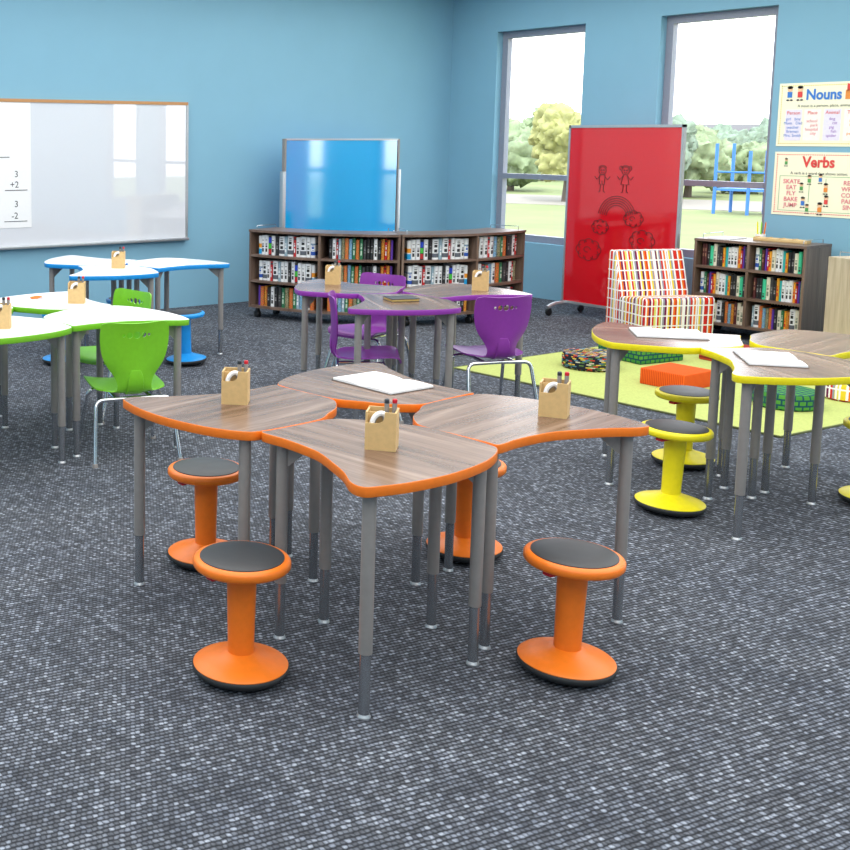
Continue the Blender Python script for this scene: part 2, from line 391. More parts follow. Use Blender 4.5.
rb = thing('red_dry_erase_board', 'tall red mobile dry-erase board with children and rainbow doodles', 'dry-erase board', (9.5, 7.01, 0), 0)
MB().box(-.012, .012, -.60, .60, .14, 1.85).build('board_surface', M['rboard'], rb, smooth=0)
m = MB(); m.box(-.02, .02, -.62, -.60, .12, 1.875); m.box(-.02, .02, .60, .62, .12, 1.875); m.box(-.02, .02, -.62, .62, 1.85, 1.875); m.box(-.02, .02, -.62, .62, .115, .14)
m.build('board_frame', M['alu'], rb)
for s in (-1, 1):
    MB().tube(fillet([(-.26, s*.585, .085), (-.17, s*.585, .115), (0, s*.585, .118), (.17, s*.585, .115), (.25, s*.585, .085)], .05), .02).build('foot', M['alu'], rb)
    for e in (-1, 1):
        MB().lathe([(.0, -.013), (.035, -.013), (.038, 0), (.035, .013), (0, .013)], 20, Matrix.Translation((e*.24, s*.585, .038)) @ Matrix.Rotation(PI/2, 4, 'X')).build('caster', M['black'], rb)
# doodles, in board coordinates (u to the viewer's right = -y)
def doodle(name, polys, r=.0032):
    m = MB()
    for p in polys: m.tube([(-.0145, -u+0.0, v) for u, v in p], r, 5)
    return m.build(name, M['ink2'], rb)
def arc(cx, cy, rx, ry, a0, a1, n=18): return [(cx+rx*math.cos(math.radians(a0+(a1-a0)*k/n)), cy+ry*math.sin(math.radians(a0+(a1-a0)*k/n))) for k in range(n+1)]
def kid(cx, cy, girl):
    P = [arc(cx, cy+.085, .04, .038, 0, 360), arc(cx-.014, cy+.09, .004, .006, 0, 360, 6), arc(cx+.014, cy+.09, .004, .006, 0, 360, 6), arc(cx, cy+.075, .016, .012, 200, 340, 8)]
    P += [arc(cx, cy+.105, .045, .03, 10, 170, 10)]
    if girl: P += [[(cx-.02, cy+.045), (cx-.045, cy-.045), (cx+.045, cy-.045), (cx+.02, cy+.045)], arc(cx-.05, cy+.11, .015, .02, 0, 360, 8), arc(cx+.05, cy+.11, .015, .02, 0, 360, 8)]
    else: P += [[(cx-.03, cy+.045), (cx-.03, cy-.045), (cx+.03, cy-.045), (cx+.03, cy+.045), (cx-.03, cy+.045)], [(cx, cy-.045), (cx, cy-.01)]]
    P += [[(cx-.025, cy+.035), (cx-.06, cy), (cx-.085, cy+.03)], [(cx+.025, cy+.035), (cx+.06, cy), (cx+.085, cy+.03)]]
    P += [[(cx-.017, cy-.045), (cx-.02, cy-.115), (cx-.038, cy-.12)], [(cx+.017, cy-.045), (cx+.02, cy-.115), (cx+.038, cy-.12)]]
    return P
def cloud(cx, cy, s):
    P = []
    for k in range(8):
        a = 45*k; P.append(arc(cx+s*.62*math.cos(math.radians(a)), cy+s*.42*math.sin(math.radians(a)), s*.34, s*.3, a-95, a+95, 8))
    P.append(arc(cx-.1*s, cy, s*.25, s*.18, 0, 280, 8))
    return P
doodle('child_doodle', kid(-.214, 1.355, 0)); doodle('child_doodle', kid(.039, 1.36, 1))
doodle('rainbow_doodle', [arc(-.035, 1.0, r, r*1.0, 12, 172) for r in (.115, .137, .159, .181, .203)])
for c in ((-.21, .90, .1), (.15, 1.0, .11), (-.33, .67, .15), (.255, .80, .14)): doodle('cloud_doodle', cloud(*c))

# posters on the window wall
def poster(name, z0, z1, y0, y1, label, bg, border):
    p = thing(name, label, 'poster', (XW-.001, (y0+y1)/2, z0))
    h = (y0-y1)/2
    MB().box(-.004, 0, -h, h, 0, z1-z0).build('poster_sheet', bg, p, smooth=0)
    m = MB(); W = h-.025; Hh = z1-z0
    n = 46
    for k in range(n):
        y = -W+2*W*k/(n-1)
        m.box(-.0055, -.004, y-.006, y+.006, .02, .028); m.box(-.0055, -.004, y-.006, y+.006, Hh-.028, Hh-.02)
    n = 26
    for k in range(n):
        z = .024+(Hh-.048)*k/(n-1)
        m.box(-.0055, -.004, -W-.004, -W+.004, z-.006, z+.006); m.box(-.0055, -.004, W-.004, W+.004, z-.006, z+.006)
    m.build('dotted_border', border, p, smooth=0)
    return p, (lambda u, v, l: Vector((-.005-l, -(u), v))), h, Hh
cream = plain('cream_poster_paper', srgb(252, 250, 222), .8, noise=.004); whitep = plain('white_poster_paper', srgb(252, 252, 250), .8, noise=.004)
cB = plain('poster_blue_print', srgb(66, 130, 214), .8); cR = plain('poster_red_print', srgb(226, 76, 74), .8); cO = plain('poster_orange_print', srgb(238, 150, 70), .8)
cV = plain('poster_violet_print', srgb(160, 110, 196), .8); cP = plain('poster_pink_print', srgb(228, 130, 140), .8); cG = plain('poster_green_print', srgb(96, 170, 96), .8)
cS = plain('poster_skin_print', srgb(240, 200, 160), .8); cK = plain('poster_black_print', srgb(60, 60, 66), .8); cBd = plain('poster_border_dots', srgb(226, 214, 120), .8); cRd = plain('poster_border_red', srgb(230, 120, 110), .8)
lav = plain('lavender_panel', srgb(236, 232, 248), .8); pk = plain('pale_panel', srgb(253, 246, 240), .8)
def disc(name, face, parts, par):
    for nm, mat, els in parts:
        m = MB()
        for (u, v, ru, rv, n) in els:
            pts = [face(u+ru*math.cos(2*PI*k/n+PI/4*(n == 4)), v+rv*math.sin(2*PI*k/n+PI/4*(n == 4)), .003) for k in range(n)]
            m.add(pts, [tuple(range(n))])
        mm = bpy.data.meshes.new(nm); mm.from_pydata([tuple(q) for q in m.v], [], m.f); mm.materials.append(mat)
        o = bpy.data.objects.new(nm, mm); COL.objects.link(o); o.parent = par
def mini(face, u, v, s, body, par, nm='printed_child'):
    r = bpy.data.objects.new(nm, None); COL.objects.link(r); r.parent = par
    disc(nm, face, [('head', cS, [(u, v+.45*s, .22*s, .22*s, 14)]), ('hair', cK, [(u, v+.6*s, .23*s, .13*s, 12)]), ('clothes', body, [(u, v, .28*s, .33*s, 4)]), ('shoes', cK, [(u-.15*s, v-.45*s, .13*s, .07*s, 8), (u+.15*s, v-.45*s, .13*s, .07*s, 8)])], r)
# Nouns: y 5.955 .. 4.98, z 1.685 .. 2.24
p, fc, h, Hh = poster('nouns_poster', 1.685, 2.235, 5.957, 5.03, 'cream Nouns poster with four word columns, above the Verbs poster', cream, cBd)
yc = (5.957+5.03)/2
U = lambda y: yc-y
text_child('poster_title', 'Nouns', .125, U(5.565), 2.128-1.685, cB, p, fc, .002, .004, .9)
text_child('poster_subtitle', 'A noun is a person, place, animal or thing', .034, U(5.5), 2.035-1.685, cK, p, fc, .002)
for i, (yy, hd, hc, ws, wc, pc) in enumerate([(5.815, 'Person', cR, 'girl   boy\nMom   Dad\nteacher\nfireman\nMrs. Smith', cB, lav), (5.65, 'Place', cR, 'school\n    park\nhospital\n   city', cP, pk), (5.48, 'Animal', cR, 'dog\n     cat\npig\n    fish\nspider', cV, lav), (5.31, 'Thing', cR, 'ball\n   book\n  car\npencil', cO, pk), (5.14, 'Thing', cR, 'chair\n  tree\nkite', cB, lav)][:5]):
    if i == 4: continue
    MB().box(-.0055, -.004, -(U(yy)+.072), -(U(yy)-.072), 1.735-1.685, 2.005-1.685).build('word_panel', pc, p, smooth=0)
    text_child('column_heading', hd, .042, U(yy), 1.975-1.685, hc, p, fc, .0025)
    text_child('word_list', ws, .036, U(yy), 1.90-1.685-.05, wc, p, fc, .0025)
mini(fc, U(5.86), 2.135-1.685, .105, cB, p); mini(fc, U(5.77), 2.135-1.685, .105, cR, p)
hs = bpy.data.objects.new('printed_schoolhouse', None); COL.objects.link(hs); hs.parent = p
disc('h', fc, [('house_front', cO, [(U(5.33), .44, .075, .055, 4)]), ('house_roof', cR, [(U(5.33), .5, .085, .04, 3)]), ('house_door', cream, [(U(5.33), .425, .018, .03, 4)])], hs)
p, fc, h, Hh = poster('verbs_poster', 1.077, 1.635, 5.957, 5.03, 'cream Verbs poster with red dotted border, below the Nouns poster', cream, cRd)
text_child('poster_title', 'Verbs', .130, U(5.567), 1.545-1.077, cR, p, fc, .002, .004, .9)
text_child('poster_subtitle', 'A verb is a word that shows action.', .034, U(5.56), 1.45-1.077, cK, p, fc, .002)
text_child('word_list', 'SKATE\nEAT\nFLY\nBAKE\nJUMP', .052, U(5.79), 1.27-1.077, cP, p, fc, .002, .001)
text_child('word_list', 'READ\nWRITE\nCOOK\nPAINT\nSING', .052, U(5.28), 1.27-1.077, cP, p, fc, .002, .001)
m = MB(); L0, L1, B0, B1 = U(5.9), U(5.09), .04, .345
for a, b, c, d in ((L0, L1, B0, B0+.003), (L0, L1, B1, B1+.003), (L0, L0+.003, B0, B1), (L1-.003, L1, B0, B1), (U(5.635), U(5.632), .12, .33), (U(5.495), U(5.492), .12, .33)): m.box(-.0055, -.004, -b, -a, c, d)
m.build('inner_frame_line', cG, p, smooth=0)
for (yy, v, s, c) in ((5.85, .46, .06, cG), (5.635, .31, .07, cG), (5.54, .32, .07, cB), (5.70, .24, .07, cG), (5.68, .11, .08, cB), (5.49, .235, .08, cO), (5.48, .13, .08, cR), (5.64, .055, .07, cG), (5.53, .06, .09, cO), (5.27, .45, .08, cO)): mini(fc, U(yy), v, s, c, p)

# ------------------------------------------------------------------ desks
SH = [[-0.545,-0.013],[-0.535,-0.118],[-0.535,-0.213],[-0.545,-0.31],[-0.584,-0.42],[-0.627,-0.522],[-0.678,-0.61],[-0.679,-0.666],[-0.625,-0.687],[-0.52,-0.705],[-0.365,-0.707],[-0.21,-0.68],[-0.105,-0.643],[-0.019,-0.588],[0.001,-0.532],[0.003,-0.405],[-0.012,-0.251],[-0.063,-0.161],[-0.105,-0.086],[-0.163,-0.028],[-0.233,0.008],[-0.375,0.0],[-0.499,-0.007]]
CEN = (-0.34552, -0.36283)
def spline(p, n=6):
    o = []
    for i in range(len(p)):
        a, b, c, d = p[i-1], p[i], p[(i+1) % len(p)], p[(i+2) % len(p)]
        for k in range(n):
            s = k/n; o.append(tuple(.5*(2*b[j]+(c[j]-a[j])*s+(2*a[j]-5*b[j]+4*c[j]-d[j])*s*s+(-a[j]+3*b[j]-3*c[j]+d[j])*s**3) for j in (0, 1)))
    return o
OUT = [((x-CEN[0]), (y-CEN[1])) for x, y in spline(SH)]
def inset(P, d):
    n = len(P); o = []
    area = sum(P[i][0]*P[(i+1) % n][1]-P[(i+1) % n][0]*P[i][1] for i in range(n)); s = 1 if area > 0 else -1
    for i in range(n):
        t = Vector((P[(i+1) % n][0]-P[i-1][0], P[(i+1) % n][1]-P[i-1][1])).normalized()
        o.append((P[i][0]-s*t.y*d, P[i][1]+s*t.x*d))
    return o
TT = .744
def make_desk(top, edge, proto_name, label, cat='desk'):
    d = thing(proto_name, label, cat)
    O1 = inset(OUT, .0010); MB().prism(O1, TT-.028, TT).build('desktop', top, d, smooth=30)
    # edge band: rounded profile swept along the outline
    A = inset(OUT, .0024); n = len(OUT); vs = []; prof = [(.0024, TT-.033), (.0004, TT-.0325), (-.0008, TT-.031), (-.0009, TT-.003), (-.0002, TT-.001), (.0009, TT-.0001)]
    for off, z in prof:
        vs += [(x, y, z) for x, y in inset(OUT, off)]
    fs = []
    for j in range(len(prof)-1):
        for i in range(n): fs.append((j*n+i, j*n+(i+1) % n, (j+1)*n+(i+1) % n, (j+1)*n+i))
    MB().add(vs, fs).build('edge_band', edge, d, smooth=60)
    for (x, y) in ((-.62, -.630), (-.062, -.557), (-.487, -.055), (-.265, -.035)):
        x -= CEN[0]; y -= CEN[1]
        T = Matrix.Translation((x, y, 0))
        lg = MB().lathe([(.0205, .205), (.0215, .21), (.0215, TT-.03)], 20, T).build('leg', M['greytube'], d)
        a = math.atan2(-y, -x); R = T @ Matrix.Rotation(a, 4, 'Z')
        MB().add([R @ Vector(q) for q in ((.012, -.004, TT-.125), (.012, .004, TT-.125), (.105, -.004, TT-.045), (.105, .004, TT-.045), (.105, -.004, TT-.031), (.105, .004, TT-.031), (.012, -.004, TT-.031), (.012, .004, TT-.031))],
                 [(0, 2, 4, 6), (1, 7, 5, 3), (0, 1, 3, 2), (2, 3, 5, 4), (4, 5, 7, 6), (6, 7, 1, 0)]).build('bracket', M['greytube'], lg, smooth=0)
        MB().lathe([(.0175, .012), (.0175, .21)], 20, T).build('lower_tube', M['chromed'], lg)
        MB().lathe([(.0, .0), (.021, .0), (.022, .004), (.0175, .013), (0, .013)], 20, T).build('glide', M['alu'], lg)
    return d
DESK = {}
def desk(kind, x, y, a, label, group):
    top, edge = {'o': (M['walnut'], M['orange']), 'p': (M['walnut'], M['purple']), 'y': (M['walnut'], M['yellow']), 'g': (M['white_lam'], M['green']), 'b': (M['white_lam'], M['blue'])}[kind]
    if not DESK:
        d = make_desk(top, edge, 'wing_shaped_desk', label); DESK['proto'] = d; DESK['mats'] = (top, edge)
    else:
        t0, e0 = DESK['mats']; d = copy_tree(DESK['proto'], None, [(t0, top), (e0, edge)])
    d.location = (x, y, 0); d.rotation_euler = (0, 0, a); props(d, label, 'desk', group); return d
Gd = {'o': 'orange-edged desks', 'p': 'purple-edged desks', 'g': 'green-edged desks', 'b': 'blue-edged desks', 'y': 'yellow-edged desks'}
for k, x, y, a, lb in [
    ('o', 2.561, 2.77, 0.017, 'walnut-topped orange-edged wing desk nearest the camera, front of its cluster'),
    ('o', 2.52, 3.488, -1.52, 'walnut-topped orange-edged wing desk at the left of the orange cluster'),
    ('o', 3.273, 2.806, 1.633, 'walnut-topped orange-edged wing desk at the right of the orange cluster'),
    ('o', 3.233, 3.523, 3.223, 'walnut-topped orange-edged wing desk carrying the open book, back of its cluster'),
    ('p', 5.187, 5.949, 3.72, 'purple-edged wing desk at the left of the purple cluster, by the curved bookcase'),
    ('p', 4.987, 5.23, 5.681, 'purple-edged wing desk in front of its cluster, carrying the black notebook'),
    ('p', 5.712, 5.403, 1.49, 'purple-edged wing desk at the right of the purple cluster'),
    ('g', 3.185, 5.642, 1.581, 'white-topped green-edged desk with the green chair backed against its front'),
    ('g', 3.187, 6.359, 3.15, 'white-topped green-edged desk at the back, carrying orange scissors and a pen box'),
    ('g', 2.47, 5.624, -0.01, 'white-topped green-edged desk at the left picture edge, front of its cluster'),
    ('g', 2.471, 6.358, -1.571, 'white-topped green-edged desk mostly cut by the left picture edge, behind'),
    ('b', 4.454, 8.291, 3.809, 'white-topped blue-edged desk at the left of the blue cluster, by the whiteboard'),
    ('b', 4.265, 7.591, 5.916, 'white-topped blue-edged desk in front of the blue cluster'),
    ('b', 4.968, 7.788, 1.771, 'white-topped blue-edged desk at the right of the blue cluster, beside the blue wall'),
    ('y', 5.318, 3.637, 3.692, 'yellow-edged wing desk at the left of the yellow cluster, with an open book'),
    ('y', 5.14, 2.916, 5.714, 'yellow-edged wing desk in front of the yellow cluster, open book at its corner'),
    ('y', 5.855, 3.084, 1.562, 'yellow-edged wing desk at the right back of its cluster, bare top')]:
    desk(k, x, y, a, lb, Gd[k])

# ------------------------------------------------------------------ stools
def make_stool(c):
    s = thing('wobble_stool', '', 'stool')
    MB().lathe([(0, 0), (.08, .001), (.12, .008), (.148, .018), (.158, .028), (.160, .038), (.156, .043), (0, .043)], 56).build('rocker_base', M['rubber'], s, 50)
    MB().lathe([(0, .042), (.155, .042), (.156, .046), (.151, .050), (.11, .064), (.066, .077), (.053, .086), (0, .086)], 56).build('base_disc', c, s, 40)
    MB().lathe([(.044, .08), (.0435, .12), (.049, .360), (.053, .382), (.0, .382)], 36).build('column', c, s)
    MB().lathe([(0, .365), (.12, .367), (.152, .372), (.159, .380), (.159, .396), (.155, .402), (.147, .406), (0, .406)], 56).build('seat', c, s, 50)
    MB().lathe([(.138, .404), (.137, .409), (.122, .413), (.07, .417), (0, .418)], 56, close=False).build('seat_pad', M['cushion'], s, 60)
    MB().rbox(-.130, -.055, -.018, .018, .351, .365, .004, M=Matrix.Rotation(math.radians(20), 4, 'Z')).build('height_lever', M['red'], s)
    return s
S0 = {}
def stool(c, x, y, label, tilt=0, tdir=0, rz=0):
    if not S0: s = make_stool(M[c]); S0['p'] = s; S0['m'] = M[c]
    else: s = copy_tree(S0['p'], None, [(S0['m'], M[c])])
    from mathutils import Quaternion
    ax = Vector((-math.sin(tdir), math.cos(tdir), 0))
    q = Quaternion(ax, math.radians(tilt)) @ Quaternion((0, 0, 1), rz)
    s.rotation_mode = 'QUATERNION'; s.rotation_quaternion = q
    lift = .006*abs(tilt)/2.2 if tilt else 0
    s.location = (x, y, max(0, math.sin(math.radians(abs(tilt)))*.125-.008) if tilt else 0)
    props(s, label, 'stool', c+' wobble stools'); return s
RT = math.atan2(Rt.y, Rt.x)   # direction to the viewer's right on the floor
stool('orange', 2.130, 2.916, 'upright orange wobble stool in the foreground, front left of the orange desks', 0, 0, -.35)
stool('orange', 3.074, 2.386, 'orange wobble stool tipped to the right, standing alone at the right foreground', 1.5, RT, -.35)
stool('orange', 2.601, 3.818, 'orange wobble stool half under the left orange desk, behind the upright foreground one', 0, 0, -.35)
stool('orange', 3.590, 3.325, 'orange wobble stool beneath the desks, seen between the table legs', 0, 0, -.35)
stool('yellow', 4.872, 3.243, 'front yellow wobble stool, left of the yellow desks and tipped right', 1.8, RT, -.35)
stool('yellow', 5.626, 3.682, 'rear yellow wobble stool under the left yellow desk', 0, 0, -.35)
stool('yellow', 5.808, 2.784, 'yellow wobble stool cut by the right picture edge, only its base showing', 0, 0, -.35)
stool('blue', 4.836, 7.386, 'blue wobble stool beside the right end of the white green-edged desk', 3, RT+PI, -.35)
stool('blue', 4.004, 7.874, 'blue wobble stool whose base shows behind the front green desk legs', 0, 0, -.35)
stool('blue', 4.80, 8.28, 'blue wobble stool mostly hidden behind the farther green chair back', 0, 0, -.35)

# ------------------------------------------------------------------ chairs
def make_chair(c):
    ch = thing('shell_chair', '', 'chair')
    prof = [(.215, .352, .160), (.222, .368, .182), (.205, .382, .196), (.15, .386, .204), (.05, .377, .206), (-.05, .370, .205), (-.11, .368, .198), (-.150, .370, .165), (-.180, .380, .105), (-.200, .402, .092), (-.210, .435, .094), (-.211, .470, .108), (-.210, .51, .140), (-.210, .55, .167), (-.211, .60, .184), (-.215, .66, .192), (-.221, .71, .192), (-.229, .755, .188), (-.234, .776, .180)]
    nv = 20; vs = []; fs = []
    for i, (x, z, w) in enumerate(prof):
        for j in range(nv+1):
            t = -1+2*j/nv
            if i <= 7: cz = .022*abs(t)**2.2*(1 if i > 1 else .4); cx = 0     # dished seat
            else: cz = (.0 if i < 16 else -.010*(1-t*t)*(i-15)/3); cx = .036*abs(t)**2*min(1, (i-7)/4)
            cr = 1
            if i == len(prof)-1: cz -= .012*max(0, abs(t)-.8)/.2
            vs.append((x+cx, t*w, z+cz))
    for i in range(len(prof)-1):
        for j in range(nv):
            a = i*(nv+1)+j; fs.append((a, a+1, a+nv+2, a+nv+1))
    me = bpy.data.meshes.new('seat_shell'); me.from_pydata(vs, [], fs); me.materials.append(c)
    for pgn in me.polygons: pgn.use_smooth = True
    ob = bpy.data.objects.new('seat_shell', me); COL.objects.link(ob)
    sb = ob.modifiers.new('s', 'SUBSURF'); sb.levels = 1; sb.render_levels = 1
    sd = ob.modifiers.new('t', 'SOLIDIFY'); sd.thickness = .008; sd.offset = 0
    # five round holes in the back
    cut = MB()
    for y, r in ((-.072, .0085), (-.043, .014), (-.004, .0195), (.036, .0165), (.068, .0095)):
        cut.lathe([(r, -.08), (r, .08)], 20, Matrix.Translation((-.215, y, .700)) @ Matrix.Rotation(PI/2, 4, 'Y'))
    co_ = cut.build('cutter', c)
    bo = ob.modifiers.new('b', 'BOOLEAN'); bo.object = co_; bo.operation = 'DIFFERENCE'; bo.solver = 'EXACT'
    bpy.context.view_layer.update(); dg = bpy.context.evaluated_depsgraph_get()
    m2 = bpy.data.meshes.new_from_object(ob.evaluated_get(dg)); ob.modifiers.clear(); ob.data = m2; bpy.data.objects.remove(co_)
    if len(m2.materials) == 0: m2.materials.append(c)
    for pgn in m2.polygons: pgn.use_smooth = True
    m2.set_sharp_from_angle(angle=math.radians(40))
    ob.parent = ch
    # raised spine on the lower back
    sp = [(-.12, .3615), (-.155, .364), (-.184, .374), (-.206, .398), (-.217, .435), (-.218, .475), (-.214, .505)]; vs = []
    for k, (px, pz) in enumerate(sp):
        hw = .042 if k < 5 else (.036 if k == 5 else .024)
        vs += [(px+.006, -hw-.004, pz+.004), (px-.002, -hw, pz-.001), (px-.002, hw, pz-.001), (px+.006, hw+.004, pz+.004)]
    MB().add(vs, [(4*k+q, 4*k+q+1, 4*k+q+5, 4*k+q+4) for k in range(len(sp)-1) for q in range(3)]+[(0, 1, 2, 3), tuple(4*len(sp)-4+q for q in (3, 2, 1, 0))]).build('back_rib', c, ch, 50)
    for s in (-1, 1):
        MB().tube(fillet([(0, .0, .33), (0, 0, .33)], .01) if False else fillet([(-.17, 0.0, .345), (-.17, s*.212, .340), (-.262, s*.238, .012)], .045, 8), .0115, 12).build('leg', M['chrome'], ch)
        MB().tube(fillet([(.12, 0.0, .345), (.12, s*.185, .340), (.225, s*.225, .012)], .045, 8), .0115, 12).build('leg', M['chrome'], ch)
        MB().tube([(-.17, s*.10, .345), (-.02, s*.10, .350), (.12, s*.10, .346)], .010, 10).build('seat_rail', M['chrome'], ch)
    for x, y in ((-.264, .239), (-.264, -.239), (.227, .226), (.227, -.226)):
        MB().lathe([(0, 0), (.017, 0), (.017, .008), (.0125, .02), (0, .02)], 16, Matrix.Translation((x, y, 0))).build('glide', M['greytube'], ch)
    return ch
C0 = {}
def chair(c, x, y, a, label):
    if not C0: s = make_chair(M[c]); C0['p'] = s; C0['m'] = M[c]
    else: s = copy_tree(C0['p'], None, [(C0['m'], M[c])])
    s.location = (x, y, 0); s.rotation_euler = (0, 0, a); props(s, label, 'chair', c.replace('_', ' ')+'s'); return s
chair('green_chair', 3.164, 5.45, 1.306, 'lime green shell chair seen from behind, at the near side of the green-edged desks')
chair('green_chair', 3.54, 6.31, 3.28, 'lime green shell chair beyond the desk, its back top above the white desktop')
chair('green_chair', 2.08, 5.50, 1.2, 'lime green shell chair at the left picture edge, only chrome legs showing')
chair('purple_chair', 5.68, 5.13, 1.215, 'purple shell chair at the right of the purple desks, seen from behind')
chair('purple_chair', 4.92, 5.45, -.70, 'purple shell chair seen from the side, left of the front purple desk')
chair('purple_chair', 5.57, 6.15, 3.40, 'purple shell chair behind the desks, in front of the curved bookcase')

# ------------------------------------------------------------------ pen boxes
def make_penbox():
    b = thing('pen_box', '', 'desk organizer')
    w, d, h, t = .100, .085, .128, .006
    m = MB()
    pts = [(-w/2, 0), (w/2, 0), (w/2, h), (w*.12, h)]+[(w*.12-.022*math.sin(a)-.004, h*.74+.022-.022*math.cos(a)-.0) if False else (w*.12-.03*(1-math.cos(a)), h*.72+.0+.02*(1-math.sin(a))) for a in [PI/2*k/5 for k in range(0, 6)]][:0]
    pts += [(w*.12, h*.90), (w*.09, h*.80), (w*.02, h*.73), (-w*.08, h*.70), (-w/2, h*.70)]
    Mx = Matrix.Translation((0, -d/2+t, 0)) @ Matrix.Rotation(PI/2, 4, 'X')
    m.prism(pts, 0, t, Mx)                                     # notched front
    m.box(-w/2, w/2, d/2-t, d/2, 0, h)                         # back
    m.box(-w/2, -w/2+t, -d/2+t, d/2-t, 0, h*.98); m.box(w/2-t, w/2, -d/2+t, d/2-t, 0, h)
    m.box(-w/2+t, w/2-t, -d/2+t, d/2-t, 0, t)
    m.box(-w/2+t, w/2-t, -.012, -.007, t, h*.94)               # divider
    m.build('box_body', M['box'], b, smooth=0)
    return b
def make_marker(c):
    k = thing('marker', '', 'marker pen')
    MB().lathe([(0, 0), (.0078, 0), (.0078, .136), (0, .136)], 16).build('barrel', M['greytube'], k)
    MB().lathe([(.0070, .136), (.0082, .137), (.0082, .147), (.006, .150), (0, .150)], 16).build('cap', c, k); return k
def make_tape():
    k = thing('tape_roll', '', 'tape')
    MB().tube([(0.021*math.cos(a), 0, .030*math.sin(a)) for a in [2*PI*i/24 for i in range(24)]], .0085, 8, True).build('tape_ring', M['paper'], k)
    MB().tube([(0.013*math.cos(a), 0, .020*math.sin(a)) for a in [2*PI*i/24 for i in range(24)]], .003, 6, True).build('core', M['greytube'], k)
    return k
PB = make_penbox(); MKR = make_marker(M['red']); MKB = make_marker(M['navy']); TP = make_tape()
used = set()
def take(p):
    if p.name in used: return copy_tree(p)
    used.add(p.name); return p
for x, y, th, where in [(2.566, 3.585, None, 'the left orange desk'), (2.602, 2.80, None, 'the front orange desk nearest the camera'), (3.468, 2.81, None, 'the right orange desk'),
                 (5.275, 6.20, None, 'the left purple desk'), (5.932, 5.45, None, 'the right purple desk'), (3.289, 6.29, None, 'the back green desk beside the scissors'),
                 (2.499, 5.66, None, 'the green desk at the left picture edge'), (4.463, 7.82, None, 'the front blue desk')]:
    x = x*.9864+.008; y = y*.9864-.005
    rz = math.atan2(y, x)-PI/2-.12      # front faces the open side of the cluster
    b = take(PB); b.location = (x, y, TT); b.rotation_euler = (0, 0, rz); props(b, 'small wooden pen box on '+where, 'desk organizer', 'wooden pen boxes')
    c, s = math.cos(rz), math.sin(rz)
    def L(u, v): return (x+c*u-s*v, y+s*u+c*v)
    k = take(MKB); k.location = (*L(.012, .018), TT+.012); k.rotation_euler = (0.05, 0, rz); props(k, 'dark-capped marker in pen box on '+where, 'marker pen', 'markers in the pen boxes')
    k = take(MKR); k.location = (*L(.034, .014), TT+.012); k.rotation_euler = (-.03, 0.02, rz); props(k, 'red-capped marker in pen box on '+where, 'marker pen', 'markers in the pen boxes')
    k = take(TP); k.location = (*L(-.007, -.024), TT+.092); k.rotation_euler = (0, .45, rz+.25); props(k, 'white tape ring in pen box on '+where, 'tape', 'tape rings in the pen boxes')

# ------------------------------------------------------------------ open books, notebook, scissors
def open_book(x, y, a, w, d, label):
    """a: direction of the spread (left page to right page)"""
    b = thing('open_book', label, 'book', (x*.9864, y*.9864, TT), a, 'open books')
    MB().box(-w/2-.004, w/2+.004, -d/2-.004, d/2+.004, 0, .003).build('cover', M['cover'], b, smooth=0)
    for s in (-1, 1):
        n = 12; prof = []
        for k in range(n+1):
            t = k/n; prof.append((s*t*w/2, .003+.003+.010*math.sin(min(1, t*1.25)*PI*.62)**.8*(1-.45*t)))
        vs = [(px, sy*d/2, .003) for sy in (-1, 1) for px, pz in prof]+[(px, sy*d/2, pz) for sy in (-1, 1) for px, pz in prof]
        N = n+1; fs = []
        for k in range(n):
            fs.append((2*N+k, 2*N+k+1, 3*N+k+1, 3*N+k)); fs.append((k, k+1, N+k+1, N+k)); fs.append((k, k+1, 2*N+k+1, 2*N+k)); fs.append((N+k, N+k+1, 3*N+k+1, 3*N+k))
        fs.append((0, N, 3*N, 2*N)); fs.append((n, N+n, 3*N+n, 2*N+n))
        MB().add(vs, fs).build('pages', M['paper'], b, smooth=30)
    return b
open_book(3.30, 3.54, math.radians(-88), .335, .24, 'large white open book on the back orange desk')
open_book(5.44, 3.69, math.radians(-45), .335, .26, 'white open book on the left yellow desk')
open_book(5.225, 3.015, math.radians(43), .335, .235, 'white open book on the front yellow desk, nearer the right picture edge')
nb = thing('notebook', 'black closed notebook with gilded page edges on the front purple desk', 'notebook', (5.05, 5.27, TT), math.radians(-20))
MB().rbox(-.089, .089, -.07, .07, .002, .016, .002).build('pages', M['gold'], nb)
m = MB(); m.rbox(-.093, .093, -.074, .074, .016, .020, .0015); m.rbox(-.093, .093, -.074, .074, 0, .003, .001); m.build('cover', M['navy'], nb)
sc = thing('scissors', 'orange-handled scissors lying on the back green desk left of the pen box', 'scissors', (3.14, 6.48, TT), math.radians(-60))
for s in (-1, 1):
    MB().tube([(-.03+.026*math.cos(a), s*.02+.016*math.sin(a), .006) for a in [2*PI*i/20 for i in range(20)]], .005, 8, True).build('handle', M['orange'], sc)
    MB().add([(0, s*.006-.005, .004), (.02, s*.004+.006, .004), (.12, -s*.008, .004), (0, s*.006-.005, .007), (.02, s*.004+.006, .007), (.12, -s*.008, .006)], [(0, 1, 2), (3, 5, 4), (0, 3, 4, 1), (1, 4, 5, 2), (2, 5, 3, 0)]).build('blade', M['chrome'], sc, smooth=0)

